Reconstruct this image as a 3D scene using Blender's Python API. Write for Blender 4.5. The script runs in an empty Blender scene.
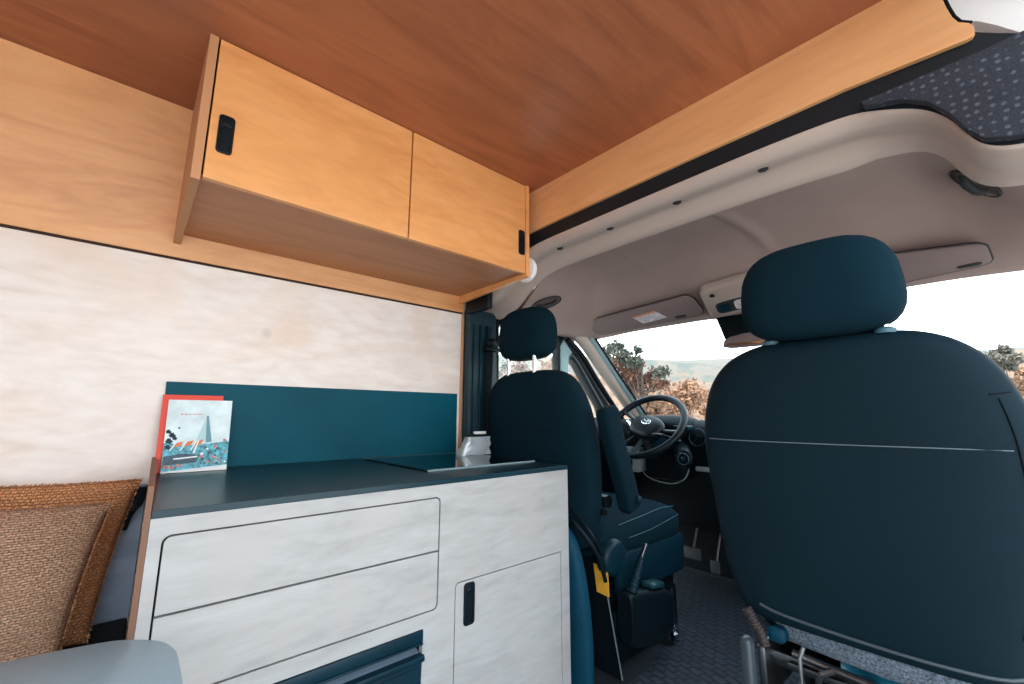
import bpy, bmesh, math, random
from mathutils import Vector, Matrix, noise
random.seed(7)
C = bpy.context.scene.collection
SC = bpy.context.scene
PI = math.pi

# ---------------------------------------------------------------- materials
def lin(c):
    return tuple((v/12.92 if v <= .04045 else ((v+.055)/1.055)**2.4) for v in [x/255 for x in c]) + (1,)

def base_mat(name):
    m = bpy.data.materials.new(name); m.use_nodes = True
    nt = m.node_tree; p = nt.nodes['Principled BSDF']
    return m, nt, p

def mat(name, col, rough=.6, metal=0., spec=.5, var=.0, scale=20, bump=0., bscale=200, coat=0., sheen=0.):
    m, nt, p = base_mat(name)
    p.inputs['Base Color'].default_value = lin(col)
    p.inputs['Roughness'].default_value = rough
    p.inputs['Metallic'].default_value = metal
    p.inputs['Specular IOR Level'].default_value = spec
    p.inputs['Coat Weight'].default_value = coat
    p.inputs['Coat Roughness'].default_value = .15
    p.inputs['Sheen Weight'].default_value = sheen
    tc = nt.nodes.new('ShaderNodeTexCoord')
    if var > 0:
        n = nt.nodes.new('ShaderNodeTexNoise'); n.inputs['Scale'].default_value = scale; n.inputs['Detail'].default_value = 4
        nt.links.new(tc.outputs['Object'], n.inputs['Vector'])
        r = nt.nodes.new('ShaderNodeValToRGB')
        a = lin([min(255, v*(1-var)) for v in col]); b = lin([min(255, v*(1+var)) for v in col])
        r.color_ramp.elements[0].color = a; r.color_ramp.elements[0].position = .3
        r.color_ramp.elements[1].color = b; r.color_ramp.elements[1].position = .7
        nt.links.new(n.outputs['Fac'], r.inputs['Fac']); nt.links.new(r.outputs['Color'], p.inputs['Base Color'])
    if bump > 0:
        n = nt.nodes.new('ShaderNodeTexNoise'); n.inputs['Scale'].default_value = bscale; n.inputs['Detail'].default_value = 3
        nt.links.new(tc.outputs['Object'], n.inputs['Vector'])
        bp = nt.nodes.new('ShaderNodeBump'); bp.inputs['Strength'].default_value = bump; bp.inputs['Distance'].default_value = .003
        nt.links.new(n.outputs['Fac'], bp.inputs['Height']); nt.links.new(bp.outputs['Normal'], p.inputs['Normal'])
    return m

def wood(name, light, mid, dark, stretch=(8, 1, 8), rough=.42, patch=1.6, contrast=.5, blot=None, fine=.2):
    """birch veneer: flame grain from distorted stretched noise, fine pores, soft blotches"""
    m, nt, p = base_mat(name)
    N = nt.nodes.new; L = nt.links.new
    tc = N('ShaderNodeTexCoord')
    mp = N('ShaderNodeMapping'); mp.inputs['Scale'].default_value = stretch
    L(tc.outputs['Object'], mp.inputs['Vector'])
    n1 = N('ShaderNodeTexNoise'); n1.inputs['Scale'].default_value = .9; n1.inputs['Detail'].default_value = 7; n1.inputs['Distortion'].default_value = 1.6; n1.inputs['Roughness'].default_value = .6
    L(mp.outputs['Vector'], n1.inputs['Vector'])
    mp2 = N('ShaderNodeMapping'); mp2.inputs['Scale'].default_value = [s*4 for s in stretch]
    L(tc.outputs['Object'], mp2.inputs['Vector'])
    n2 = N('ShaderNodeTexNoise'); n2.inputs['Scale'].default_value = 1.3; n2.inputs['Detail'].default_value = 3
    L(mp2.outputs['Vector'], n2.inputs['Vector'])
    n3 = N('ShaderNodeTexNoise'); n3.inputs['Scale'].default_value = patch; n3.inputs['Detail'].default_value = 2; n3.inputs['Distortion'].default_value = .6
    L(tc.outputs['Object'], n3.inputs['Vector'])
    r = N('ShaderNodeValToRGB'); e = r.color_ramp.elements
    e[0].position = .5-.28*contrast*1.3; e[0].color = lin(dark)
    e[1].position = .5+.30*contrast*1.3; e[1].color = lin(light)
    k = e.new(.5); k.color = lin(mid)
    L(n1.outputs['Fac'], r.inputs['Fac'])
    mx = N('ShaderNodeMix'); mx.data_type = 'RGBA'; mx.blend_type = 'MULTIPLY'
    mx.inputs['Factor'].default_value = fine
    L(r.outputs['Color'], mx.inputs[6])
    r2 = N('ShaderNodeValToRGB'); r2.color_ramp.elements[0].position = .3; r2.color_ramp.elements[0].color = (.62, .55, .5, 1)
    r2.color_ramp.elements[1].position = .62; r2.color_ramp.elements[1].color = (1, 1, 1, 1)
    L(n2.outputs['Fac'], r2.inputs['Fac']); L(r2.outputs['Color'], mx.inputs[7])
    out = mx.outputs[2]
    if blot:
        m3 = N('ShaderNodeMix'); m3.data_type = 'RGBA'
        r3 = N('ShaderNodeValToRGB'); r3.color_ramp.elements[0].position = .5; r3.color_ramp.elements[0].color = (0, 0, 0, 1)
        r3.color_ramp.elements[1].position = .72; r3.color_ramp.elements[1].color = (.75, .75, .75, 1)
        L(n3.outputs['Fac'], r3.inputs['Fac']); L(r3.outputs['Color'], m3.inputs['Factor'])
        L(out, m3.inputs[6]); m3.inputs[7].default_value = lin(blot); out = m3.outputs[2]
    vk = N('ShaderNodeTexVoronoi'); vk.inputs['Scale'].default_value = 2.3; L(tc.outputs['Object'], vk.inputs['Vector'])
    rk = N('ShaderNodeValToRGB'); rk.color_ramp.elements[0].position = .012; rk.color_ramp.elements[0].color = (.6, .6, .6, 1)
    rk.color_ramp.elements[1].position = .06; rk.color_ramp.elements[1].color = (0, 0, 0, 1)
    L(vk.outputs['Distance'], rk.inputs['Fac'])
    mk = N('ShaderNodeMix'); mk.data_type = 'RGBA'; L(rk.outputs['Color'], mk.inputs['Factor']); L(out, mk.inputs[6])
    mk.inputs[7].default_value = lin([v*.72 for v in dark]); out = mk.outputs[2]
    L(out, p.inputs['Base Color'])
    p.inputs['Roughness'].default_value = rough
    bp = N('ShaderNodeBump'); bp.inputs['Strength'].default_value = .05; bp.inputs['Distance'].default_value = .002
    L(n2.outputs['Fac'], bp.inputs['Height']); L(bp.outputs['Normal'], p.inputs['Normal'])
    return m

def plyedge(name, a, b, axis=(0, 0, 900)):
    m, nt, p = base_mat(name); N = nt.nodes.new; L = nt.links.new
    tc = N('ShaderNodeTexCoord'); mp = N('ShaderNodeMapping'); mp.inputs['Scale'].default_value = axis
    L(tc.outputs['Object'], mp.inputs['Vector'])
    w = N('ShaderNodeTexWave'); w.inputs['Scale'].default_value = .5; w.inputs['Distortion'].default_value = .5
    L(mp.outputs['Vector'], w.inputs['Vector'])
    r = N('ShaderNodeValToRGB'); r.color_ramp.elements[0].color = lin(a); r.color_ramp.elements[1].color = lin(b)
    L(w.outputs['Fac'], r.inputs['Fac']); L(r.outputs['Color'], p.inputs['Base Color']); p.inputs['Roughness'].default_value = .7
    return m

def weave(name, a, b, sx, sz, bump=.8, mixc=None):
    """woven braid: rows of slanted stitches"""
    m, nt, p = base_mat(name); N = nt.nodes.new; L = nt.links.new
    tc = N('ShaderNodeTexCoord'); mp = N('ShaderNodeMapping'); mp.inputs['Rotation'].default_value = (0, PI/2, 0)
    L(tc.outputs['UV'], mp.inputs['Vector']); mp.inputs['Rotation'].default_value = (0, 0, 0)
    nz = N('ShaderNodeTexNoise'); nz.inputs['Scale'].default_value = 25; L(mp.outputs['Vector'], nz.inputs['Vector'])
    br = N('ShaderNodeTexBrick'); br.inputs['Scale'].default_value = 1
    br.inputs['Brick Width'].default_value = sx; br.inputs['Row Height'].default_value = sz
    br.inputs['Mortar Size'].default_value = sz*.16; br.inputs['Mortar Smooth'].default_value = 1.
    br.inputs['Color1'].default_value = lin(a); br.inputs['Color2'].default_value = lin(mixc or [v*.82 for v in a]); br.inputs['Mortar'].default_value = lin(b)
    av = N('ShaderNodeVectorMath'); av.operation = 'ADD'
    sc = N('ShaderNodeVectorMath'); sc.operation = 'SCALE'; sc.inputs['Scale'].default_value = sz*.5
    L(nz.outputs['Color'], sc.inputs[0]); L(mp.outputs['Vector'], av.inputs[0]); L(sc.outputs[0], av.inputs[1]); L(av.outputs[0], br.inputs['Vector'])
    n4 = N('ShaderNodeTexNoise'); n4.inputs['Scale'].default_value = 260; L(mp.outputs['Vector'], n4.inputs['Vector'])
    mx = N('ShaderNodeMix'); mx.data_type = 'RGBA'; mx.blend_type = 'MULTIPLY'; mx.inputs['Factor'].default_value = .6
    L(br.outputs['Color'], mx.inputs[6]); L(n4.outputs['Color'], mx.inputs[7])
    g = N('ShaderNodeMix'); g.data_type = 'RGBA'; g.blend_type = 'MULTIPLY'; g.inputs['Factor'].default_value = 1
    L(br.outputs['Color'], g.inputs[6])
    r = N('ShaderNodeValToRGB'); r.color_ramp.elements[0].position = .35; r.color_ramp.elements[0].color = (.45, .45, .45, 1)
    r.color_ramp.elements[1].position = .65; r.color_ramp.elements[1].color = (1.15, 1.1, 1.05, 1)
    L(n4.outputs['Fac'], r.inputs['Fac']); L(r.outputs['Color'], g.inputs[7])
    L(g.outputs[2], p.inputs['Base Color'])
    bp = N('ShaderNodeBump'); bp.inputs['Strength'].default_value = bump; bp.inputs['Distance'].default_value = .004; bp.invert = True
    L(br.outputs['Fac'], bp.inputs['Height']); L(bp.outputs['Normal'], p.inputs['Normal'])
    p.inputs['Roughness'].default_value = .95
    return m

def dots(name, a, b, scale=40, thr=.28, rough=.9, fuzz=True):
    m, nt, p = base_mat(name); N = nt.nodes.new; L = nt.links.new
    tc = N('ShaderNodeTexCoord')
    v = N('ShaderNodeTexVoronoi'); v.inputs['Scale'].default_value = scale; v.inputs['Randomness'].default_value = .35
    L(tc.outputs['Object'], v.inputs['Vector'])
    r = N('ShaderNodeValToRGB'); r.color_ramp.elements[0].position = thr*.7; r.color_ramp.elements[0].color = lin(b)
    r.color_ramp.elements[1].position = thr*1.3; r.color_ramp.elements[1].color = lin(a)
    L(v.outputs['Distance'], r.inputs['Fac'])
    n = N('ShaderNodeTexNoise'); n.inputs['Scale'].default_value = 350; L(tc.outputs['Object'], n.inputs['Vector'])
    mx = N('ShaderNodeMix'); mx.data_type = 'RGBA'; mx.blend_type = 'OVERLAY'; mx.inputs['Factor'].default_value = .8
    L(r.outputs['Color'], mx.inputs[6]); L(n.outputs['Fac'], mx.inputs[7]); L(mx.outputs[2], p.inputs['Base Color'])
    p.inputs['Roughness'].default_value = rough
    return m

def glass_mat(name, tint=(.93, .97, .97), refl=.06):
    m = bpy.data.materials.new(name); m.use_nodes = True; nt = m.node_tree
    for n in list(nt.nodes):
        if n.type == 'BSDF_PRINCIPLED': nt.nodes.remove(n)
    t = nt.nodes.new('ShaderNodeBsdfTransparent'); t.inputs[0].default_value = (*tint, 1)
    g = nt.nodes.new('ShaderNodeBsdfGlossy'); g.inputs['Roughness'].default_value = .02
    lw = nt.nodes.new('ShaderNodeLayerWeight'); lw.inputs['Blend'].default_value = .5
    pw = nt.nodes.new('ShaderNodeMath'); pw.operation = 'POWER'; pw.inputs[1].default_value = 5
    ma = nt.nodes.new('ShaderNodeMath'); ma.operation = 'MULTIPLY_ADD'; ma.inputs[1].default_value = .5; ma.inputs[2].default_value = .04
    nt.links.new(lw.outputs['Facing'], pw.inputs[0]); nt.links.new(pw.outputs[0], ma.inputs[0])
    mx = nt.nodes.new('ShaderNodeMixShader')
    nt.links.new(ma.outputs[0], mx.inputs[0]); nt.links.new(t.outputs[0], mx.inputs[1]); nt.links.new(g.outputs[0], mx.inputs[2])
    nt.links.new(mx.outputs[0], nt.nodes['Material Output'].inputs['Surface'])
    return m

M = {}
M['birch_white'] = wood('birch_white', (178, 178, 178), (168, 167, 166), (147, 145, 144), (12, 2.6, 12), .5, 7, .92, (170, 164, 161), .26)
M['birch_wall'] = wood('birch_wall', (246, 236, 230), (240, 230, 223), (222, 202, 188), (3, 2.4, 8), .45, 2.6, 1.0, (230, 200, 178))
M['birch_warm'] = wood('birch_warm', (238, 178, 124), (230, 164, 106), (204, 134, 80), (12, 1.5, 10), .4, 2.5, .7, (228, 160, 98))  # upper wall birch, orange of bounced light put into its colour
M['birch_front'] = wood('birch_front', (242, 180, 120), (236, 166, 102), (214, 140, 80), (10, 2.2, 9), .4, 3.5, .95, (228, 160, 98))  # cabinet birch, tinted orange for the light bounced onto the doors
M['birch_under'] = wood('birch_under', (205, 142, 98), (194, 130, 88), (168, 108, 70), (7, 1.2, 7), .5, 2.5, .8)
M['birch_ceiling'] = wood('birch_ceiling', (192, 122, 84), (174, 106, 72), (138, 80, 56), (11, 1.3, 9), .36, 2.2, .8, (150, 90, 64))  # ceiling birch, warm bounced light included in the base colour
M['birch_trim'] = wood('birch_trim', (244, 186, 134), (238, 176, 122), (222, 154, 102), (1.3, 8, 9), .4, 3, 1.1)
M['ply_edge'] = plyedge('ply_edge', (196, 140, 98), (232, 186, 142), (0, 900, 0))
M['ply_edge_grey'] = plyedge('ply_edge_grey', (116, 82, 64), (150, 108, 82), (900, 900, 0))
M['groove'] = mat('groove', (58, 36, 26), .9)
M['dark_gap'] = mat('dark_gap', (20, 24, 28), .95, spec=.1)
M['laminate'] = mat('laminate', (14, 46, 56), .31, spec=.35, var=.06, scale=3)
M['splash'] = mat('splash', (8, 76, 92), .5, spec=.12, var=.1, scale=3)
M['black_plastic'] = mat('black_plastic', (8, 20, 27), .4, spec=.22, bump=.1)
M['black_matt'] = mat('black_matt', (5, 16, 22), .7, spec=.12)
M['teal_plastic'] = mat('teal_plastic', (6, 38, 50), .42, spec=.25, var=.12, scale=9)
M['hob_glass'] = mat('hob_glass', (6, 14, 18), .05, spec=.7)
M['chrome'] = mat('chrome', (220, 224, 226), .2, metal=1)
M['steel'] = mat('steel', (120, 124, 128), .3, metal=1, var=.1)
M['seat_fabric'] = mat('seat_fabric', (10, 34, 44), .9, spec=.08, bump=.35, bscale=900, var=.06, scale=6)
M['seat_panel'] = mat('seat_panel', (9, 30, 39), .6, spec=.10, bump=.12, bscale=700, var=.05, scale=5)
M['seat_grey'] = mat('seat_grey', (92, 104, 116), .9, spec=.2, bump=.8, bscale=420, var=.35, scale=260)
M['seam_teal'] = mat('seam_teal', (54, 92, 104), .6)
M['piping'] = mat('piping', (96, 110, 116), .6)
M['headliner'] = mat('headliner', (166, 144, 138), .85, spec=.2, bump=.12, bscale=600, var=.03, scale=4)
M['headliner_edge'] = mat('headliner_edge', (192, 174, 164), .75, spec=.25, bump=.1, bscale=700)
M['visor'] = mat('visor', (128, 112, 110), .7, spec=.3)
M['visor_dark'] = mat('visor_dark', (40, 42, 46), .7)
M['label'] = mat('label', (205, 200, 205), .6, var=.12, scale=60)
M['label_orange'] = mat('label_orange', (220, 140, 90), .6)
M['white_metal'] = mat('white_metal', (244, 243, 244), .3, spec=.5)
M['felt'] = dots('felt', (44, 47, 57), (82, 86, 98), 60, .21)
M['jute'] = weave('jute', (232, 168, 118), (184, 124, 82), .011, .0075, 1., (216, 150, 102))
M['knit'] = weave('knit', (206, 168, 140), (140, 108, 86), .014, .0056, .9, (188, 148, 120))
M['fringe'] = mat('fringe', (172, 124, 86), .95, var=.4, scale=150)
M['table_top'] = mat('table_top', (142, 166, 178), .3, spec=.5, var=.04, scale=3)
M['bench'] = mat('bench', (20, 30, 36), .8)
M['red'] = mat('red', (226, 68, 46), .5)
M['paper'] = mat('paper', (240, 242, 242), .6)
M['sky_print'] = mat('sky_print', (216, 234, 238), .4, var=.08, scale=18)
M['tower_print'] = mat('tower_print', (178, 212, 218), .4)
M['tower_shade'] = mat('tower_shade', (96, 148, 160), .4)
M['orange_print'] = mat('orange_print', (216, 124, 70), .4)
M['teal_print'] = mat('teal_print', (66, 142, 156), .4, var=.45, scale=90)
M['navy_print'] = mat('navy_print', (22, 62, 78), .4, var=.4, scale=80)
M['pink_print'] = mat('pink_print', (214, 120, 112), .4, var=.3, scale=150)
M['silver'] = mat('silver', (196, 206, 212), .35, metal=.35, bump=.6, bscale=60)
M['yellow'] = mat('yellow', (232, 172, 56), .55, var=.06, scale=60)
M['cover'] = mat('cover', (5, 56, 76), .6, spec=.15, var=.12, scale=8, bump=.2, bscale=60)
M['cover_dark'] = mat('cover_dark', (10, 34, 46), .7)
M['mat_rubber'] = None
M['glass'] = glass_mat('glass')
M['mirror'] = mat('mirror', (150, 150, 155), .05, metal=1)
M['pillar_trim'] = mat('pillar_trim', (206, 192, 182), .6)
M['pillar_grey'] = mat('pillar_grey', (150, 182, 188), .6)
M['pillar_teal'] = mat('pillar_teal', (14, 48, 58), .5, var=.1, scale=6)
M['grey_insert'] = mat('grey_insert', (150, 158, 160), .6)
M['bellows'] = mat('bellows', (92, 84, 84), .7)
M['bronze'] = mat('bronze', (46, 38, 38), .6)

# floor mat: square-cell rubber
def rubber():
    m, nt, p = base_mat('mat_rubber'); N = nt.nodes.new; L = nt.links.new
    tc = N('ShaderNodeTexCoord')
    v = N('ShaderNodeTexBrick'); v.inputs['Scale'].default_value = 1; v.inputs['Brick Width'].default_value = .044; v.inputs['Row Height'].default_value = .030
    v.inputs['Mortar Size'].default_value = .0045; v.inputs['Mortar Smooth'].default_value = .4
    v.inputs['Color1'].default_value = lin((58, 66, 78)); v.inputs['Color2'].default_value = lin((44, 52, 64)); v.inputs['Mortar'].default_value = lin((20, 24, 32))
    mp = N('ShaderNodeMapping'); mp.inputs['Rotation'].default_value = (0, 0, .25)
    n = N('ShaderNodeTexNoise'); n.inputs['Scale'].default_value = 14
    a = N('ShaderNodeMix'); a.data_type = 'VECTOR'; a.inputs['Factor'].default_value = .03
    L(tc.outputs['Object'], mp.inputs['Vector']); L(mp.outputs['Vector'], n.inputs['Vector'])
    L(mp.outputs['Vector'], a.inputs[4]); L(n.outputs['Color'], a.inputs[5])
    L(a.outputs[1], v.inputs['Vector']); L(v.outputs['Color'], p.inputs['Base Color'])
    b = N('ShaderNodeBump'); b.inputs['Strength'].default_value = .7; b.inputs['Distance'].default_value = .004; b.invert = True
    L(v.outputs['Fac'], b.inputs['Height']); L(b.outputs['Normal'], p.inputs['Normal']); p.inputs['Roughness'].default_value = .55
    return m
M['mat_rubber'] = rubber()

# ---------------------------------------------------------------- mesh helpers
def catmull(pts, n=8):
    P = [Vector(p) for p in pts]
    if len(P) < 3: return P
    out = []
    for i in range(len(P)-1):
        p0 = P[max(i-1, 0)]; p1 = P[i]; p2 = P[i+1]; p3 = P[min(i+2, len(P)-1)]
        for k in range(n):
            t = k/n
            out.append(.5*((2*p1)+(-p0+p2)*t+(2*p0-5*p1+4*p2-p3)*t*t+(-p0+3*p1-3*p2+p3)*t**3))
    out.append(P[-1]); return out

class MB:
    def __init__(s): s.b = bmesh.new(); s.uv = None
    def box(s, x0, x1, y0, y1, z0, z1, bev=0., seg=2, rot=None, piv=None, mi=0):
        t = bmesh.new(); bmesh.ops.create_cube(t, size=1)
        for v in t.verts:
            v.co = Vector(((x0+x1)/2+v.co.x*(x1-x0), (y0+y1)/2+v.co.y*(y1-y0), (z0+z1)/2+v.co.z*(z1-z0)))
        if bev > 0: bmesh.ops.bevel(t, geom=t.edges[:], offset=bev, segments=seg, profile=.5, affect='EDGES')
        s.add(t, rot, piv or ((x0+x1)/2, (y0+y1)/2, (z0+z1)/2), mi); return s
    def add(s, t, rot=None, piv=(0, 0, 0), mi=0):
        if rot is not None:
            Mx = Matrix.Translation(piv) @ rot.to_4x4() @ Matrix.Translation([-c for c in piv])
            bmesh.ops.transform(t, matrix=Mx, verts=t.verts)
        mp = {}
        for v in t.verts: mp[v] = s.b.verts.new(v.co)
        for f in t.faces:
            try:
                g = s.b.faces.new([mp[v] for v in f.verts]); g.material_index = mi or f.material_index
            except ValueError: pass
        t.free()
    def plate(s, outer, holes, plane, a, b, bev=0., mi=0):
        """2-D outline with holes, extruded between a and b along the missing axis"""
        t = bmesh.new()
        def P(u, v, w):
            return {'yz': (w, u, v), 'xz': (u, w, v), 'xy': (u, v, w)}[plane]
        edges = []
        for loop in [outer]+list(holes):
            vs = [t.verts.new(P(u, v, a)) for u, v in loop]
            for i in range(len(vs)): edges.append(t.edges.new((vs[i], vs[(i+1) % len(vs)])))
        r = bmesh.ops.triangle_fill(t, edges=edges, use_beauty=True, use_dissolve=True)
        fs = [f for f in t.faces]
        e = bmesh.ops.extrude_face_region(t, geom=fs)
        d = Vector(P(0, 0, b-a))
        bmesh.ops.translate(t, vec=d, verts=[g for g in e['geom'] if isinstance(g, bmesh.types.BMVert)])
        bmesh.ops.recalc_face_normals(t, faces=t.faces[:])
        if bev > 0:
            es = [q for q in t.edges if len(q.link_faces) == 2 and q.calc_face_angle(0) > 1.0]
            bmesh.ops.bevel(t, geom=es, offset=bev, segments=2, profile=.5, affect='EDGES')
        s.add(t, mi=mi); return s
    def rings(s, R, cap=True, closed=True):
        vs = [[s.b.verts.new(p) for p in r] for r in R]
        n = len(R[0])
        for i in range(len(R)-1):
            for j in range(n if closed else n-1):
                s.b.faces.new((vs[i][j], vs[i][(j+1) % n], vs[i+1][(j+1) % n], vs[i+1][j]))
        if cap and closed:
            s.b.faces.new(list(reversed(vs[0]))); s.b.faces.new(vs[-1])
        return s
    def tube(s, pts, r, seg=10, smooth=0, flat=None):
        P = catmull(pts, smooth) if smooth else [Vector(p) for p in pts]
        R = []; up = None
        for i, p in enumerate(P):
            t = (P[min(i+1, len(P)-1)]-P[max(i-1, 0)]).normalized()
            if up is None:
                up = Vector((0, 0, 1)) if abs(t.z) < .9 else Vector((1, 0, 0))
            a = t.cross(up); a.normalize(); up = a.cross(t); up.normalize()
            rr = r(i/(len(P)-1)) if callable(r) else r
            fa, fb = flat or (1, 1)
            R.append([p+a*math.cos(2*PI*k/seg)*rr*fa+up*math.sin(2*PI*k/seg)*rr*fb for k in range(seg)])
        s.rings(R); return s
    def ring(s, c, ax, R0, r, seg=48, sec=12, flat=(1, 1)):
        ax = Vector(ax).normalized(); u = ax.orthogonal().normalized(); v = ax.cross(u); c = Vector(c)
        RR = []
        for i in range(seg+1):
            a = 2*PI*i/seg; d = u*math.cos(a)+v*math.sin(a)
            RR.append([c+d*R0+d*math.cos(2*PI*k/sec)*r*flat[0]+ax*math.sin(2*PI*k/sec)*r*flat[1] for k in range(sec)])
        s.rings(RR, cap=False); bmesh.ops.remove_doubles(s.b, verts=s.b.verts[:], dist=1e-6); return s
    def lathe(s, c, ax, prof, seg=28):
        """profile of (distance along axis, radius)"""
        ax = Vector(ax).normalized(); u = ax.orthogonal().normalized(); v = ax.cross(u); c = Vector(c)
        s.rings([[c+ax*h+(u*math.cos(2*PI*k/seg)+v*math.sin(2*PI*k/seg))*max(r, 1e-5) for k in range(seg)] for h, r in prof]); return s
    def loft(s, secs, seg=40, n=4, axis='z'):
        """sections (pos, cu, cv, hu, hv[, n]) superellipse in the plane across the axis"""
        R = []
        for q in secs:
            pos, cu, cv, hu, hv = q[:5]; e = 2/(q[5] if len(q) > 5 else n)
            r = []
            for k in range(seg):
                a = 2*PI*k/seg; c_, s_ = math.cos(a), math.sin(a)
                U = cu+hu*math.copysign(abs(c_)**e, c_); V = cv+hv*math.copysign(abs(s_)**e, s_)
                r.append({'z': (U, V, pos), 'y': (U, pos, V), 'x': (pos, U, V)}[axis])
            R.append([Vector(p) for p in r])
        s.rings(R); return s
    def grid(s, f, nu, nv, thick=0., flip=False):
        vs = [[s.b.verts.new(f(i/nu, j/nv)) for j in range(nv+1)] for i in range(nu+1)]
        for i in range(nu):
            for j in range(nv):
                q = (vs[i][j], vs[i+1][j], vs[i+1][j+1], vs[i][j+1])
                s.b.faces.new(q if not flip else tuple(reversed(q)))
        return s

def tag(o, label=None, cat=None, group=None, kind=None):
    if label: o['label'] = label
    if cat: o['category'] = cat
    if group: o['group'] = group
    if kind: o['kind'] = kind
    return o

def wloc(o):
    l = Vector((0, 0, 0))
    while o is not None: l = l+o.location; o = o.parent
    return l

def obj(name, mb, m, parent=None, smooth=False, mods=None, recalc=True, ang=40):
    bm = mb.b if isinstance(mb, MB) else mb
    if recalc: bmesh.ops.recalc_face_normals(bm, faces=bm.faces[:])
    if parent is None:
        xs = [v.co for v in bm.verts]
        loc = Vector(((min(v.x for v in xs)+max(v.x for v in xs))/2, (min(v.y for v in xs)+max(v.y for v in xs))/2, min(v.z for v in xs)))
        off = loc
    else:
        off = wloc(parent); loc = Vector((0, 0, 0))
    bmesh.ops.translate(bm, vec=-off, verts=bm.verts)
    me = bpy.data.meshes.new(name)
    if smooth:
        for f in bm.faces: f.smooth = True
        for e in bm.edges:
            if len(e.link_faces) == 2 and e.calc_face_angle(0) > math.radians(ang): e.smooth = False
    bm.to_mesh(me); bm.free()
    for mm in (m if isinstance(m, (list, tuple)) else [m]): me.materials.append(M[mm] if isinstance(mm, str) else mm)
    o = bpy.data.objects.new(name, me); C.objects.link(o); o.location = loc
    if parent: o.parent = parent
    return o

def thing(name, label, cat, loc, group=None):
    o = bpy.data.objects.new(name, None); C.objects.link(o); o.location = loc; o.empty_display_size = .05
    return tag(o, label, cat, group)

def struct(name, mb, m, parent=None, **k):
    o = obj(name, mb, m, parent, **k)
    if parent is None: o['kind'] = 'structure'
    return o

def rrect(u0, u1, v0, v1, r, corners=(1, 1, 1, 1), n=5):
    """rounded rectangle, corners in order (u0v0, u1v0, u1v1, u0v1)"""
    out = []
    for (cu, cv, a0, on) in ((u0, v0, PI, corners[0]), (u1, v0, 1.5*PI, corners[1]), (u1, v1, 0, corners[2]), (u0, v1, .5*PI, corners[3])):
        if not on: out.append((cu, cv)); continue
        c = (cu+(r if cu == u0 else -r), cv+(r if cv == v0 else -r))
        for k in range(n+1):
            a = a0+.5*PI*k/n; out.append((c[0]+r*math.cos(a), c[1]+r*math.sin(a)))
    return out

# ---------------------------------------------------------------- camera
H = 1.07
YAW, PIT, ROL, F = math.radians(48.4717), math.radians(9.7237), math.radians(.2), 428.65
fw = Vector((-math.sin(YAW)*math.cos(PIT), math.cos(YAW)*math.cos(PIT), math.sin(PIT)))
rt = Vector((math.cos(YAW), math.sin(YAW), 0)); up = rt.cross(fw)
r2 = rt*math.cos(ROL)+up*math.sin(ROL); u2 = -rt*math.sin(ROL)+up*math.cos(ROL)
cam = bpy.data.objects.new('camera', bpy.data.cameras.new('camera')); C.objects.link(cam)
mw = Matrix((r2, u2, -fw)).transposed().to_4x4(); mw.translation = (0, 0, H)
cam.matrix_world = mw; cam.data.sensor_width = 36; cam.data.lens = 36*F/1024; cam.data.clip_start = .02; cam.data.clip_end = 500
SC.camera = cam

def at(u, v, x=None, y=None, z=None):
    """pixel of the photograph to the point on a plane of the van"""
    d = (u-512)/F*r2+(342-v)/F*u2+fw
    t = x/d.x if x is not None else y/d.y if y is not None else (z-H)/d.z
    return Vector((d.x*t, d.y*t, d.z*t+H))

FL = .22      # floor
XW = -1.668   # left wall
# ================================================================ SETTING
# floor
b = MB(); b.box(-1.70, .30, -1.62, 2.55, FL-.03, FL); struct('floor', b, mat('floor_vinyl', (44, 50, 56), .6, var=.1, scale=6))
# lower left wall panel, birch
b = MB(); b.plate([(-1.6, FL), (1.148, FL), (1.152, 1.549), (-1.6, 1.549)], [], 'yz', XW-.012, XW)
struct('wall_left', b, 'birch_wall')
# raw ply edge at the forward end of the wall panel
b = MB(); b.plate([(1.149, FL), (1.162, FL), (1.166, 1.549), (1.153, 1.549)], [], 'yz', XW-.012, XW+.001); struct('trim_1', b, 'ply_edge')
# upper left wall panel, leaning inwards towards the ceiling
b = MB()
P = [(XW+.003, 1.558), (XW+.0035, 1.560), (-1.560, 2.012), (-1.575, 2.012), (XW-.012, 1.56), (XW-.012, 1.558)]
b.plate(P, [], 'xz', -1.6, 1.16); struct('trim_2', b, 'birch_warm')
b = MB(); b.box(XW-.02, XW-.002, -1.6, 1.16, 1.540, 1.566); struct('trim_3', b, 'groove')
# ceiling panel
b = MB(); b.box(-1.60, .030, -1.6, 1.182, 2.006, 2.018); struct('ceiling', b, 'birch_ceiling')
# trim board across the front end of the ceiling
pr = [(-1.66, 1.823), (-.9, 1.831), (-.5, 1.834), (-.15, 1.832), (.045, 1.820), (.054, 1.822), (.0585, 1.829), (.0585, 1.842),
      (.054, 1.853), (.040, 1.866), (.033, 1.884), (.028, 1.91), (.024, 1.94), (.020, 2.0058), (-1.56, 2.0058)]
b = MB(); b.plate(pr, [], 'xz', 1.180, 1.193, bev=.0012); struct('trim_4', b, ['birch_trim'])
# black rubber joint beside the board
pj = [(.0200, 2.005), (.0240, 1.94), (.0280, 1.91), (.033, 1.884), (.040, 1.866), (.054, 1.853)]
b = MB(); b.tube([(x+.003, 1.185, z+.001) for x, z in pj], .0035, 6); struct('trim_5', b, 'dark_gap')
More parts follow.
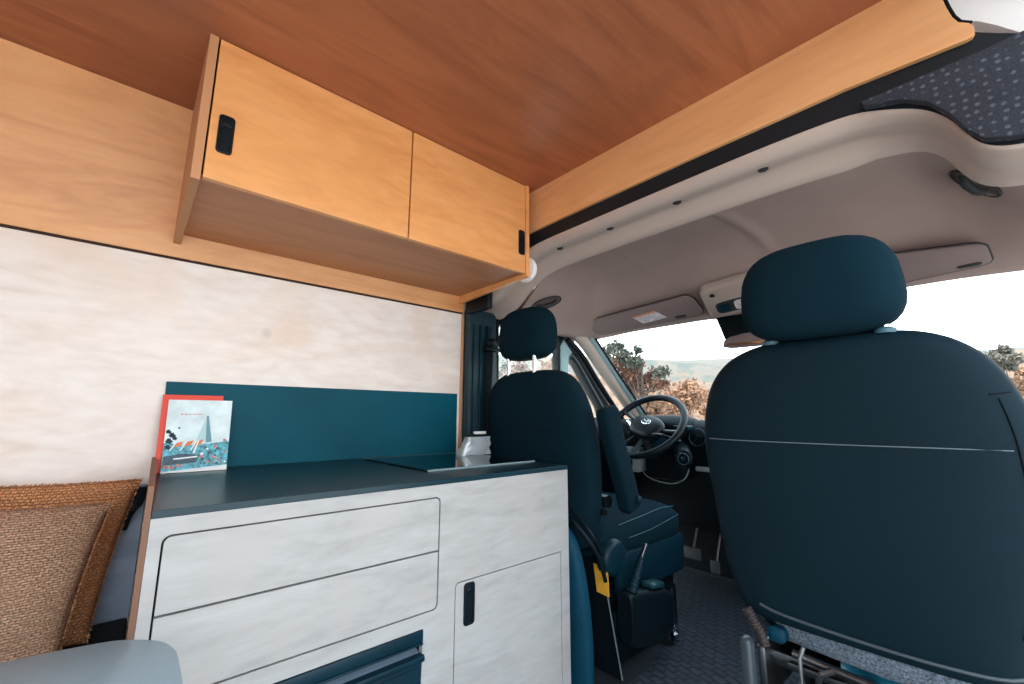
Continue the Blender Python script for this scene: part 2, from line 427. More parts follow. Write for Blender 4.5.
# white painted roof bow and side rail over the sliding door
b = MB(); b.plate([(.022, 2.03), (.028, 1.95), (.04, 1.88), (.066, 1.862), (.088, 1.835), (.12, 1.79), (.16, 1.72), (.30, 1.60), (.34, 1.62), (.34, 2.05)], [], 'xz', 1.200, 1.26)
struct('trim_7', b, 'white_metal')
def rail(u, v):
    pp = catmull([(.02, 0, 1.998), (.07, 0, 1.995), (.16, 0, 1.975), (.23, 0, 1.95), (.275, 0, 1.92), (.285, 0, 1.89)], 6)
    q = pp[min(int(u*(len(pp)-1)+.5), len(pp)-1)]
    return Vector((q.x, -1.6+2.81*v, q.z))
b = MB(); b.grid(rail, 30, 4); o = struct('trim_8', b, 'white_metal', smooth=True)
md = o.modifiers.new('t', 'SOLIDIFY'); md.thickness = .03; md.offset = 1

# roof skin outside (van body)
b = MB(); b.plate([(-1.62, 2.05), (1.15, 2.06), (1.45, 1.98), (1.80, 1.72), (1.99, 1.565), (2.01, 1.585), (1.83, 1.76), (1.47, 2.02), (1.16, 2.10), (-1.62, 2.09)], [], 'yz', -1.74, .36)
struct('roof', b, 'white_metal')
# rear wall, right wall behind the sliding door opening, cab door sides
b = MB(); b.box(-1.74, .36, -1.66, -1.6, FL-.05, 2.06); struct('wall_back', b, 'white_metal')
b = MB(); b.box(.27, .34, -1.6, -1.15, FL-.05, 1.82); struct('wall_right', b, 'white_metal')
b = MB(); b.box(-1.74, -1.69, -1.6, 1.34, FL-.05, 2.05); struct('wall_outer', b, 'white_metal')

# ---------------------------------------------------------------- headliner
XC = -.65
def sdrop(x, s0, s1, d):
    s = abs(x-XC); t = min(max((s-s0)/(s1-s0), 0), 1); t = t*t*(3-2*t); return d*t
# rear beam : a ribbed band swept across, following the S-curve down at both sides
path = [(-1.66, 1.600), (-1.58, 1.612), (-1.50, 1.640), (-1.42, 1.70), (-1.34, 1.738), (-1.25, 1.762), (-1.15, 1.772), (-1.0, 1.774),
        (-.8, 1.776), (-.6, 1.777), (-.4, 1.777), (-.25, 1.774), (-.15, 1.766), (-.09, 1.745), (-.035, 1.714), (.0, 1.674), (.022, 1.628), (.042, 1.594), (.075, 1.574), (.13, 1.566), (.2, 1.562), (.30, 1.56)]
PTH = catmull([(x, 0, z) for x, z in path], 4)
prof = catmull([(1.198, .008, 0), (1.200, -.002, 0), (1.206, -.010, 0), (1.216, -.018, 0), (1.226, -.0225, 0), (1.236, -.0215, 0), (1.262, -.015, 0), (1.286, -.0105, 0), (1.300, -.015, 0), (1.314, -.034, 0), (1.329, -.050, 0), (1.344, -.057, 0), (1.357, -.054, 0), (1.366, -.03, 0), (1.369, .0, 0), (1.371, .04, 0)], 3)
def beamy(x): return 0
b = MB()
R = []
for i, p in enumerate(PTH):
    t = (PTH[min(i+1, len(PTH)-1)]-PTH[max(i-1, 0)]).normalized(); nrm = Vector((-t.z, 0, t.x))
    if nrm.z < 0: nrm = -nrm
    kk = min(max((p.x+.20)/.20, 0), 1); kk = 1-.72*kk*kk*(3-2*kk)
    R.append([Vector((p.x, q.x, p.z))+nrm*(q.y*(kk if q.y < 0 else 1)) for q in prof])
b.rings(R, cap=False, closed=False)
beam = struct('headliner_beam', b, 'headliner_edge', smooth=True, ang=80)
md = beam.modifiers.new('t', 'SOLIDIFY'); md.thickness = .006; md.offset = 0
beam['kind'] = 'structure'
low = [(p.x, p.z+.004) for p in PTH]
b = MB(); b.plate(low+[(.32, 1.70), (.18, 1.775), (.118, 1.79), (.085, 1.815), (.058, 1.838), (.03, 1.845), (-1.66, 1.845)], [], 'xz', 1.1945, 1.1995)
struct('trim_6', b, mat('strip_dark', (12, 22, 30), .55, spec=.4))
b = MB(); b.plate([(-1.70, 1.565), (-1.58, 1.60), (-1.42, 1.68), (-1.27, 1.75), (-1.17, 1.77), (-1.17, 1.80), (-1.70, 1.80)], [], 'xz', 1.245, 1.26); struct('trim_11', b, 'headliner_edge')
b = MB(); b.plate([(1.25, 1.555), (1.95, 1.48), (1.95, 1.60), (1.80, 1.72), (1.25, 1.85)], [], 'yz', -1.70, -1.64); struct('trim_12', b, 'headliner')
# push-in clips along the groove
for x in (-1.134, -.884, -.62, -.363, -.101):
    zz = 1.7555 if x > -1.05 else 1.752
    if x > -.15: zz = 1.744
    b = MB(); b.lathe((x, 1.268, zz+.007), (0, .1, -1), [(0, .0135), (.006, .0135), (.009, .009), (.0095, .0)], 16)
    obj('clip', b, 'visor_dark', beam, smooth=True)
# main roof lining
ZC = catmull([(1.366, 1.752, 0), (1.40, 1.770, 0), (1.50, 1.774, 0), (1.62, 1.764, 0), (1.70, 1.744, 0), (1.76, 1.708, 0), (1.83, 1.652, 0), (1.90, 1.595, 0), (1.955, 1.535, 0), (1.985, 1.515, 0)], 5)
def ell(x, y, cx, cy, rx, ry):
    return ((x-cx)/rx)**2+((y-cy)/ry)**2
def hz(x, y, z):
    k = min(max((y-1.36)/.6, 0), 1)
    dmax = (z-1.50)*.92 if z > 1.50 else 0
    d = sdrop(x, .56, .93, 1)*dmax
    # two shallow pressed ribs running forward
    r1 = math.exp(-((x-(-.60+.13*k))/.022)**2)*.014*math.sin(PI*min(k*1.15, 1))
    r3 = math.exp(-((x-(-1.02+.02*k))/.013)**2)*.009*math.sin(PI*min(k*1.4, 1))
    # raised pads round the grab handles
    pr_ = math.exp(-ell(x, y, .02, 1.52, .10, .14)**2)*.012
    pl = math.exp(-ell(x, y, -1.33, 1.55, .10, .16)**2)*.012
    # centre console bulge
    pc = math.exp(-ell(x, y, -.72, 1.88, .16, .12)**2)*.014
    return z-d-r1-r3-pr_-pl-pc
def hl(u, v):
    x = -1.62+1.93*u; q = ZC[min(int(v*(len(ZC)-1)+.5), len(ZC)-1)]
    return Vector((x, q.x, hz(x, q.x, q.y)))
b = MB(); b.grid(hl, 150, len(ZC)-1); o = struct('headliner', b, 'headliner', smooth=True, ang=80)
md = o.modifiers.new('t', 'SOLIDIFY'); md.thickness = .008; md.offset = 1
def hsurf(x, y):
    for i in range(len(ZC)-1):
        if ZC[i].x <= y <= ZC[i+1].x:
            t = (y-ZC[i].x)/(ZC[i+1].x-ZC[i].x); return hz(x, y, ZC[i].y*(1-t)+ZC[i+1].y*t)
    return hz(x, y, ZC[-1].y)

# dotted felt panel filling the corner above the beam
fp = [(-.128, 1.778), (-.122, 1.764), (-.10, 1.756), (-.06, 1.744), (-.022, 1.714), (.004, 1.672), (.022, 1.628), (.044, 1.596), (.08, 1.582), (.14, 1.574), (.30, 1.568), (.34, 1.70), (.18, 1.765), (.12, 1.782), (.066, 1.778), (-.04, 1.777)]
b = MB(); b.plate(fp, [], 'xz', 1.168, 1.193, bev=.004)
tag(obj('felt_panel', b, 'felt', smooth=True), 'dark dotted felt panel in the upper right corner above the cab lining', 'panel')

# white round pipe-like cover peeking out beside the overhead cabinet
b = MB(); b.lathe((-1.215, 1.145, 1.655), (0, 1, 0), [(0, .050), (.010, .052), (.020, .049), (.030, .040), (.036, .022), (.037, 0)], 28)
tag(obj('round_vent_cap', b, 'white_metal', smooth=True), 'white round cap peeking out behind the right end of the overhead cabinet', 'cap')

# ---------------------------------------------------------------- left side of the cab : B-pillar, door frame, A-pillar
XD = -1.62
b = MB()
b.plate([(1.168, FL), (1.335, FL), (1.345, 1.15), (1.335, 1.40), (1.33, 1.572), (1.168, 1.575)], [], 'yz', XD-.05, XD, bev=.006)
pil = struct('pillar_left', b, 'pillar_teal', smooth=True)
b = MB()
for yy, w in ((1.19, .010), (1.232, .016)):
    b.box(XD-.002, XD+.010, yy-w/2, yy+w/2, FL+.6, 1.50, .004)
b.box(XD-.002, XD+.018, 1.262, 1.292, .86, 1.50, .006)
obj('rib', b, 'teal_plastic', pil, smooth=True)
b = MB(); b.box(-1.655, -1.475, 1.160, 1.193, 1.545, 1.640, .012); obj('corner_cover', b, 'black_plastic', pil, smooth=True)
# door frame with window openings (door_1)
b = MB()
outer = [(1.335, .50), (1.335, 1.56), (1.50, 1.575), (1.70, 1.565), (1.83, 1.515), (1.95, 1.445), (2.10, 1.30), (2.24, 1.15), (2.36, 1.03), (2.36, .50)]
hole1 = [(1.35, 1.08), (1.79, 1.06), (1.79, 1.44), (1.76, 1.485), (1.66, 1.515), (1.50, 1.525), (1.35, 1.515)]
hole2 = [(1.865, 1.06), (2.19, 1.06), (2.16, 1.125), (2.04, 1.255), (1.95, 1.362), (1.900, 1.398), (1.872, 1.385), (1.865, 1.35)]
b.plate(outer, [hole1, hole2], 'yz', XD-.055, XD, bev=.004)
door = struct('door_1', b, 'black_plastic', smooth=True)
b = MB(); b.plate([(1.795, 1.06), (1.86, 1.06), (1.86, 1.36), (1.872, 1.41), (1.9, 1.43), (1.83, 1.50), (1.80, 1.46)], [], 'yz', XD-.03, XD+.006, bev=.003); obj('window_divider', b, 'pillar_grey', door, smooth=True)
b = MB(); b.tube([(XD+.004, y, z) for y, z in ((1.872, 1.40), (1.90, 1.416), (1.955, 1.375), (2.05, 1.268), (2.175, 1.125), (2.22, 1.06))], .005, 8, 4); obj('chrome_strip', b, 'piping', door, smooth=True)
b = MB(); b.plate(hole1, [], 'yz', XD-.034, XD-.030); struct('window_1', b, 'glass')
b = MB(); b.plate(hole2, [], 'yz', XD-.034, XD-.030); struct('window_2', b, 'glass')
# door card
b = MB(); b.box(XD-.02, XD+.035, 1.34, 2.35, .42, 1.055, .015); struct('door_2', b, 'black_plastic', smooth=True)
# A-pillar trim : light, tapering forward and down
b = MB()
A = [(-1.60, 1.80, 1.585), (-1.565, 1.94, 1.50), (-1.555, 2.13, 1.325), (-1.55, 2.30, 1.175), (-1.55, 2.46, 1.035)]
b.tube(A, lambda t: .040-.008*t, 14, 5, flat=(1.35, .8)); struct('pillar_front', b, 'pillar_trim', smooth=True)
b = MB()
b.tube([(-1.510, 1.94, 1.512), (-1.503, 2.13, 1.335), (-1.497, 2.30, 1.183), (-1.495, 2.46, 1.045)], .015, 10, 5)
struct('pillar_lining', b, 'pillar_grey', smooth=True)
b = MB(); b.tube([(-1.487, 1.955, 1.503), (-1.48, 2.13, 1.336), (-1.474, 2.30, 1.184), (-1.472, 2.46, 1.045)], .006, 8, 5); struct('trim_9', b, 'dark_gap', smooth=True)
# black outer body beyond the pillar trim gap
b = MB(); b.tube([(-1.60, 1.84, 1.50), (-1.60, 1.96, 1.425), (-1.60, 2.12, 1.265), (-1.60, 2.36, 1.04)], .016, 8, 4); struct('trim_10', b, 'black_plastic', smooth=True)

# windshield
WX0, WX1 = -1.50, .24
def ws(u, v):
    x = WX0+(WX1-WX0)*u; bulge = .10*(1-((x-XC)/.9)**2)
    return Vector((x, 1.965+.47*v+bulge*v, 1.505-.455*v))
b = MB(); b.grid(ws, 24, 8); struct('window_3', b, 'glass', smooth=True)
# right cab side beyond the frame edge
b = MB(); b.box(.27, .33, 1.22, 2.5, FL-.02, 1.02, .01); struct('door_3', b, 'black_plastic')
b = MB(); b.box(.26, .33, 1.205, 1.32, FL, 1.60, .01); struct('pillar_right', b, 'pillar_trim')
b = MB(); b.tube([(.27, 1.84, 1.55), (.27, 2.13, 1.33), (.27, 2.46, 1.035)], .03, 10, 4); struct('pillar_corner', b, 'pillar_trim')
# bulkhead in front of the footwell
b = MB(); b.box(-1.70, .30, 2.50, 2.56, FL-.03, 1.02); struct('wall_front', b, 'black_matt')

# ================================================================ OVERHEAD CABINET
X1 = -1.189
oc = thing('overhead_cabinet', 'wall-hung birch cabinet with two flat doors below the ceiling', 'cabinet', (-1.42, .58, 1.62))
b = MB(); b.plate([(XW+.004, 1.598), (X1+.0, 1.6165), (X1, 2.0055), (-1.563, 2.0055), (-1.568, 1.99), (XW+.004, 1.606)], [], 'xz', .0475, .0665, bev=.0008); obj('side_panel', b, ['ply_edge'], oc)
b = MB(); b.plate([(XW+.004, 1.594), (X1+.004, 1.615), (X1+.004, 2.0055), (-1.563, 2.0055), (-1.568, 1.99), (XW+.004, 1.606)], [], 'xz', 1.124, 1.142, bev=.001); obj('side_panel', b, ['birch_front'], oc)
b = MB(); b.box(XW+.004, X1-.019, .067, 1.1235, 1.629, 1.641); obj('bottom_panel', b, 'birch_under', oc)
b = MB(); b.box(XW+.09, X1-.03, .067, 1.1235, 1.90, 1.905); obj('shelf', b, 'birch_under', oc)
def cab_handle(mb_x, y0, y1, z0, z1, parent, mi='black_plastic', face=1):
    b = MB(); b.plate(rrect(y0, y1, z0, z1, .009), [rrect(y0+.006, y1-.006, z0+.007, z1-.030, .006)], 'yz', mb_x-.002, mb_x+.004, bev=.0012)
    b.plate(rrect(y0+.005, y1-.005, z0+.006, z1-.029, .006), [], 'yz', mb_x-.003, mb_x+.0005)
    b.box(mb_x, mb_x+.006, y0+.009, y1-.009, z1-.026, z1-.012, .002)
    return obj('handle', b, mi, parent, smooth=True)
for (y0, y1, hy0, hy1) in ((.0705, .6065, .087, .121), (.6115, 1.1225, 1.086, 1.1175)):
    b = MB(); b.box(X1-.018, X1, y0, y1, 1.6265, 2.0035, .0012); d = obj('door', b, 'birch_front', oc)
    cab_handle(X1, hy0, hy1, 1.700, 1.802, d)
b = MB(); b.box(X1-.030, X1-.019, .068, 1.122, 1.642, 2.003); obj('carcass', b, 'dark_gap', oc)

# ================================================================ KITCHEN
ZT = .904; X2 = -1.0
kc = thing('kitchen_cabinet', 'low whitewashed birch kitchen cabinet with two drawers and a door', 'cabinet', (-1.33, .59, FL))
K0, K1 = .052, 1.138
D0, D1 = .0710, .6395
dz = (.8605, .728, .5905)
g = .0033
drawer_hole = rrect(D0, D1, dz[2], dz[0], .014)
door_hole = rrect(.6905, 1.0995, FL+.03, .6390, .012, (0, 0, 0, 1))
fr_hole = [(.085, FL+.05), (.5995, FL+.05), (.5995, .5575), (.085, .5575)]
b = MB(); b.plate([(K0, FL), (K1, FL), (K1, ZT-.0135), (K0, ZT-.0135)], [drawer_hole, door_hole, fr_hole], 'yz', X2-.015, X2)
obj('front_panel', b, 'birch_white', kc)
b = MB(); b.box(XW+.003, X2-.001, K1-.014, K1-.0005, FL, ZT-.014); obj('side_panel', b, 'ply_edge', kc)
b = MB(); b.plate([(X2-.0005, .0425), (X2-.0005, .0515), (XW+.003, .0830), (XW+.003, .0700)], [], 'xy', FL, .946, bev=.001); obj('end_panel', b, 'ply_edge_grey', kc)
b = MB(); b.plate([(K0+.001, FL+.01), (K1-.016, FL+.01), (K1-.016, ZT-.03), (K0+.001, ZT-.03)], [fr_hole], 'yz', X2-.030, X2-.0205); obj('carcass', b, 'dark_gap', kc)
up_ = rrect(D0+g, D1-g, dz[1]+g*.6, dz[0]-g, .012, (0, 0, 1, 1)); lo_ = rrect(D0+g, D1-g, dz[2]+g, dz[1]-g*.6, .012, (1, 1, 0, 0))
for q in (up_, lo_):
    b = MB(); b.plate(q, [], 'yz', X2-.016, X2-.0004, bev=.0008); obj('drawer', b, 'birch_white', kc)
b = MB(); b.plate(rrect(.6905+g, 1.0995-g*.7, FL+.032, .6390-g, .011, (0, 0, 0, 1)), [], 'yz', X2-.016, X2-.0004, bev=.0008); d = obj('door', b, 'birch_white', kc)
cab_handle(X2, .719, .7535, .527, .631, d)
# worktop
b = MB(); b.plate([(XW+.002, .0835), (X2+.0005, K0), (X2+.0005, K1+.001), (XW+.002, K1+.001)], [], 'xy', ZT-.0135, ZT, bev=.001)
tag(obj('worktop', b, 'laminate'), 'thin dark slate-coloured worktop lying on the kitchen cabinet', 'worktop')
# splashback
b = MB(); b.plate([(.085, ZT+.0005), (1.134, ZT+.0005), (1.134, 1.168), (.079, 1.168)], [], 'yz', XW+.0012, XW+.0075, bev=.0008)
tag(obj('splashback', b, 'splash'), 'low dark teal splashback along the wall behind the worktop', 'splashback')
# hob
hb = thing('hob', 'flush black glass hob at the forward end of the worktop', 'hob', (-1.37, .904, ZT))
b = MB(); b.box(-1.594, -1.147, .684, 1.125, ZT+.0003, ZT+.0058, .0012); obj('glass_plate', b, 'hob_glass', hb)
b = MB(); b.box(-1.1468, -1.1435, .684, 1.125, ZT+.0003, ZT+.0064, .0008); obj('front_strip', b, mat('strip_grey', (120, 140, 146), .6), hb)
b = MB(); b.box(-1.599, -1.5945, .684, 1.125, ZT+.0003, ZT+.0064, .001); obj('rear_strip', b, 'piping', hb)
# fridge front
fr = thing('fridge', 'black compressor drawer fridge built low into the kitchen front', 'fridge', (-1.25, .34, FL+.055))
b = MB(); b.box(-1.45, X2-.05, .09, .594, FL+.055, .552); obj('body', b, 'black_matt', fr)
b = MB(); b.box(X2-.02, X2+.006, .087, .598, .531, .5565, .002); b.box(X2-.02, X2+.008, .087, .598, .5255, .5305, .0015)
obj('top_rim', b, 'teal_plastic', fr, smooth=True)
b = MB(); b.grid(lambda u, v: Vector((X2-.006-.022*math.sin(PI*v), .088+.508*u, .502+.025*v)), 1, 10); o = obj('grip_channel', b, mat('grip', (96, 110, 124), .35), fr, smooth=True)
b = MB(); b.box(X2-.02, X2+.010, .087, .603, .488, .503, .004); b.box(X2-.03, X2+.002, .088, .598, FL+.07, .4875, .003)
for z0 in (.475,): b.box(X2, X2+.0045, .092, .594, z0, z0+.004, .001)
obj('drawer_front', b, 'teal_plastic', fr, smooth=True)

# ---------------------------------------------------------------- books leaning on the splashback
def lean(name, y0, y1, xb, zt, xt, th, mats, skew=0):
    return
red = MB()
# red book : a slab leaning back
def slab(mb, P, th, mi=0):
    n = (P[1]-P[0]).cross(P[3]-P[0]).normalized()
    if n.x < 0: n = -n
    q = [p-n*th for p in P]
    mb.rings([[p for p in P], [p for p in q]]); return n
t_ang = .2
Pr = [Vector((-1.604, .0755, ZT+.001)), Vector((-1.604, .222, ZT+.001)), Vector((-1.649, .226, 1.128)), Vector((-1.649, .0755, 1.128))]
slab(red, Pr, .010)
bk = obj('book', red, 'red'); tag(bk, 'red book leaning against the teal splashback, behind the picture brochure', 'book')
Pb = [Vector((-1.590, .0895, ZT+.001)), Vector((-1.590, .2465, ZT+.001)), Vector((-1.640, .2505, 1.113)), Vector((-1.640, .0895, 1.113))]
bro = thing('brochure', 'brochure with a tower and orange roofs on its pale blue cover, before the red book', 'brochure', (-1.6, .17, ZT+.001))
b = MB(); nn = slab(b, Pb, .003); obj('pages', b, 'paper', bro)
def bp(u, v, e=.0006): 
    p = (Pb[0]*(1-u)+Pb[1]*u)*(1-v)+(Pb[3]*(1-u)+Pb[2]*u)*v
    return p+nn*e
pic = MB(); mats = ['sky_print', 'tower_print', 'tower_shade', 'orange_print', 'teal_print', 'navy_print', 'pink_print', 'paper', 'red']
def poly(pts, mi, e):
    f = pic.b.faces.new([pic.b.verts.new(bp(u, v, e)) for u, v in pts]); f.material_index = mi
poly([(0, 0), (1, 0), (1, 1), (0, 1)], 0, .0003)
poly([(.0, .02), (1, .07), (1, .40), (.6, .37), (.35, .36), (0, .40)], 4, .0006)
poly([(.60, .38), (.70, .42), (.72, .40)], 2, .0006)
poly([(.46, .38), (.595, .74), (.625, .40)], 1, .0008)
poly([(.60, .77), (.635, .77), (.72, .40), (.625, .40)], 2, .0009)
for i in range(3):
    u = .13+i*.155; poly([(u, .34), (u+.12, .345+.012*i), (u+.15, .415+.012*i), (u+.055, .395+.012*i)], 3, .0010)
    poly([(u-.045, .29), (u-.025, .29), (u+.055, .40+.012*i), (u+.035, .40+.012*i)], 7, .0012)
poly([(.44, .25), (.465, .25), (.525, .43), (.505, .43)], 7, .0012)
poly([(.02, .10), (.50, .12), (.56, .22), (.30, .25), (.02, .22)], 5, .0011)
poly([(.16, .17), (.52, .19), (.52, .21), (.16, .19)], 7, .0013)
for cx, cy, r in ((.07, .42, .06), (.11, .50, .055), (.05, .55, .045), (.15, .46, .04), (.2, .60, .02), (.06, .34, .05)):
    poly([(cx+r*math.cos(a*.9+i), cy+.8*r*math.sin(a*.9+i)) for i, a in enumerate([0, 1, 2, 3, 4, 5, 6])], 5, .0011+.0001*cx)
for k in range(34):
    cx = random.uniform(.55, .97); cy = random.uniform(.08, .36) if k < 26 else random.uniform(.3, .45)
    if cx < .85 and cy > .36: cx = .93
    r = random.uniform(.012, .035); poly([(cx+r*math.cos(a), cy+.7*r*math.sin(a)) for a in (0, 1.2, 2.6, 3.9, 5.1)], random.choice([6, 5, 7, 4, 6, 5]), .0012+.00002*k)
for k in range(9):
    cx = random.uniform(.03, .3); cy = random.uniform(.06, .11); r = random.uniform(.02, .035); poly([(cx+r*math.cos(a), cy+.7*r*math.sin(a)) for a in (0, 1.2, 2.6, 3.9, 5.1)], 6, .0013+.00002*k)
poly([(0, 0), (1, 0), (1, .055), (.5, .03), (0, .015)], 7, .0016)
# small red title line, unreadable strokes
u = .20
while u < .52:
    w = random.choice([.008, .012, .016]); poly([(u, .785), (u+w, .785), (u+w, .80), (u, .80)], 6, .0012); u += w+random.choice([.004, .005, .014])
obj('cover_picture', pic, mats, bro, recalc=False)

# silver pouch standing on the hob
pp = thing('pouch', 'small crumpled silver-white pouch on the far end of the hob', 'pouch', (-1.47, 1.07, ZT+.006))
b = MB()
rnd = random.Random(4)
secs = []
for i in range(10):
    t = i/9; k = 1-.25*t; secs.append((ZT+.0065+.072*t, -1.472+.010*t, 1.090+.016*t, (.030-.012*t)*(.96 if i in (0, 9) else 1), .074*k))
b.loft(secs, 44, 7)
for v in b.b.verts:
    w_ = noise.noise(v.co*38)*.007+noise.noise(v.co*90)*.003; v.co.x += w_; v.co.y += w_*.7
obj('bag', b, 'silver', pp, smooth=True, ang=25)
b = MB(); b.box(-1.476, -1.448, 1.055, 1.160, ZT+.079, ZT+.088, .003); obj('top_band', b, 'black_plastic', pp, smooth=True)
b = MB(); b.box(-1.474, -1.450, 1.088, 1.142, ZT+.0885, ZT+.100, .004); obj('clip', b, 'paper', pp, smooth=True)

# ================================================================ SEATING NOOK
b = MB(); b.box(XW+.002, -1.12, -1.5, .036, FL, .44, .006); bench = thing('bench', 'dark bench with a black seat pad along the left wall', 'bench', (-1.4, -.7, FL))
obj('box', b, 'birch_white', bench)
b = MB(); b.plate([(XW+.004, -1.5), (-1.10, -1.5), (-1.10, .040), (XW+.004, .066)], [], 'xy', .441, .522, bev=.008); obj('seat_pad', b, 'bench', bench, smooth=True)
b = MB(); b.box(XW+.001, XW+.014, -1.5, .068, .523, .872, .002); obj('shaded_wall_panel', b, wood('shaded_wall_tint', (150, 166, 188), (138, 152, 174), (112, 126, 146), (9, 1.2, 9)), bench)  # added sheet, its blue-grey colour stands for shade on the lower wall

def cushion(name, label, P, th, m, edge_m, fringe=True, seed=0, group=None, uvs=1.0):
    """P: corners bottom-left, bottom-right, top-right, top-left of the sewn edge; bulging by th each side"""
    c = sum(P, Vector())/4
    t = thing(name, label, 'cushion', (c.x, c.y, min(p.z for p in P)))
    n = (P[1]-P[0]).cross(P[3]-P[0]).normalized()
    N_ = 28; bm = bmesh.new(); uvl = bm.loops.layers.uv.new('UVMap')
    W = (P[1]-P[0]).length; Hh = (P[3]-P[0]).length
    def S(u, v, side):
        p = (P[0]*(1-u)+P[1]*u)*(1-v)+(P[3]*(1-u)+P[2]*u)*v
        e = (max(0, 1-(2*u-1)**4)*max(0, 1-(2*v-1)**4))**.55
        # edges pulled in a little between the corners
        pu = .035*(1-(2*v-1)**2)*(2*u-1)*-1; pv = .035*(1-(2*u-1)**2)*(2*v-1)*-1
        p = p+(P[1]-P[0])*pu*.6+(P[3]-P[0])*pv*.6
        w = noise.noise(Vector((u*3+seed, v*3, side)))*.010*e
        return p+n*side*(th*e+w)
    for side in (1, -1):
        vs = [[bm.verts.new(S(i/N_, j/N_, side)) for j in range(N_+1)] for i in range(N_+1)]
        for i in range(N_):
            for j in range(N_):
                f = bm.faces.new((vs[i][j], vs[i+1][j], vs[i+1][j+1], vs[i][j+1]))
                for l, (a, b_) in zip(f.loops, ((i, j), (i+1, j), (i+1, j+1), (i, j+1))): l[uvl].uv = (a/N_*W*uvs, b_/N_*Hh*uvs)
    bmesh.ops.remove_doubles(bm, verts=bm.verts[:], dist=1e-5)
    obj('cover', bm, m, t, smooth=True, ang=100)
    if fringe:
        rnd = random.Random(seed); b = MB()
        for (a, c2) in ((1, 2), (2, 3)):
            A_, B_ = P[a], P[c2]; L_ = (B_-A_).length; k = int(L_/.0035)
            for i in range(k):
                u = i/k; s = {1: (1, u), 2: (1-u, 1)}[a]; p = S(s[0], s[1], 0)
                out = (p-c).normalized(); tdir = (B_-A_).normalized()
                d = out*rnd.uniform(.0005, .004)+tdir*rnd.uniform(-.006, .006)+n*rnd.uniform(-.004, .004)
                b.tube([p-out*.004, p+d*.6, p+d+n*rnd.uniform(-.003, .003)], .0011, 4)
        obj('fringe', b, edge_m, t)['kind'] = 'stuff'
    return t
cushion('cushion', 'orange-brown braided jute cushion leaning against the birch wall, behind the flat woven one',
        [Vector((-1.54, -.46, .525)), Vector((-1.53, -.008, .527)), Vector((-1.605, .052, .893)), Vector((-1.605, -.42, .918))], .045, 'jute', 'fringe', True, 3)
cushion('cushion', 'flat woven taupe cushion in front of the braided one, cut off by the left edge',
        [Vector((-1.34, -.47, .535)), Vector((-1.36, -.050, .545)), Vector((-1.445, .000, .862)), Vector((-1.43, -.44, .895))], .045, 'knit', 'fringe', True, 8)
# black webbing strap with buckle in the corner
sp = thing('strap', 'short black webbing strap hanging in the corner beside the kitchen end panel', 'strap', (-1.6, .03, .76))
b = MB(); b.tube([(-1.61, .052, .87), (-1.608, .050, .835), (-1.603, .040, .82), (-1.60, .030, .80), (-1.60, .022, .765)], .014, 8, 4, flat=(1, .3)); obj('webbing', b, 'black_matt', sp, smooth=True)
b = MB(); b.box(-1.612, -1.594, .026, .050, .812, .836, .004); obj('buckle', b, 'black_plastic', sp, smooth=True)
# table
tb = thing('table', 'grey-blue table top with rounded corner at the lower left', 'table', (-.95, -.35, FL))
tp = catmull([(-1.02, -.95, 0), (-1.02, -.6, 0), (-1.00, -.2, 0), (-.992, -.08, 0), (-.978, .0, 0), (-.962, .040, 0), (-.925, .078, 0), (-.885, .094, 0), (-.84, .098, 0), (-.72, .096, 0), (-.60, .092, 0)], 5)
pts = [(p.x, p.y) for p in tp]+[(-.56, .08), (-.54, .04), (-.53, -.95)]
b = MB(); b.plate(pts, [], 'xy', .703, .720, bev=.003); obj('table_top', b, 'table_top', tb, smooth=True)
b = MB(); b.lathe((-.78, -.45, FL+.012), (0, 0, 1), [(0, .03), (.48, .03)], 20); obj('leg', b, 'steel', tb, smooth=True)
b = MB(); b.lathe((-.78, -.45, FL+.0005), (0, 0, 1), [(0, .14), (.008, .14), (.014, .05)], 30); obj('base', b, 'steel', tb, smooth=True)

# ================================================================ SEATS
def backsurf(secs, x, z, n=3.4):
    for i in range(len(secs)-1):
        if secs[i][0] <= z <= secs[i+1][0]:
            t = (z-secs[i][0])/(secs[i+1][0]-secs[i][0]); q = [secs[i][k]*(1-t)+secs[i+1][k]*t for k in range(5)]
            d = min(abs((x-q[1])/q[3]), .999); return q[2]-q[4]*(1-d**n)**(1/n)
    return secs[0][2]
def smooth_secs(secs, k=5):
    P = [list(s[:5]) for s in secs]; out = []
    for i in range(len(P)-1):
        p0 = P[max(i-1, 0)]; p1 = P[i]; p2 = P[i+1]; p3 = P[min(i+2, len(P)-1)]
        for j in range(k):
            t = j/k; out.append([.5*((2*b_)+(-a+c)*t+(2*a-5*b_+4*c-d)*t*t+(-a+3*b_-3*c+d)*t**3) for a, b_, c, d in zip(p0, p1, p2, p3)])
    out.append(P[-1]); return out

# ---- passenger seat
ps = thing('passenger_seat', 'large dark passenger seat seen from behind at the right, headrest raised', 'car seat', (-.22, 1.25, FL))
S = smooth_secs([(.655, -.228, 1.085, .18, .035), (.664, -.228, 1.085, .200, .052), (.734, -.227, 1.088, .230, .062), (.877, -.222, 1.092, .258, .068), (1.013, -.226, 1.095, .268, .070),
     (1.109, -.229, 1.097, .253, .072), (1.165, -.228, 1.098, .229, .070), (1.203, -.226, 1.098, .192, .064), (1.224, -.223, 1.098, .150, .052), (1.234, -.221, 1.098, .105, .032), (1.237, -.220, 1.098, .06, .015)])
b = MB(); b.loft(S, 64, 3.4); bk_ = obj('backrest', b, 'seat_panel', ps, smooth=True, ang=120)
def seam(pts, r, name, m, parent, SS):
    b = MB(); b.tube([Vector((x, backsurf(SS, x, z)-.0005, z)) for x, z in pts], r, 6, 5); return obj(name, b, m, parent, smooth=True)
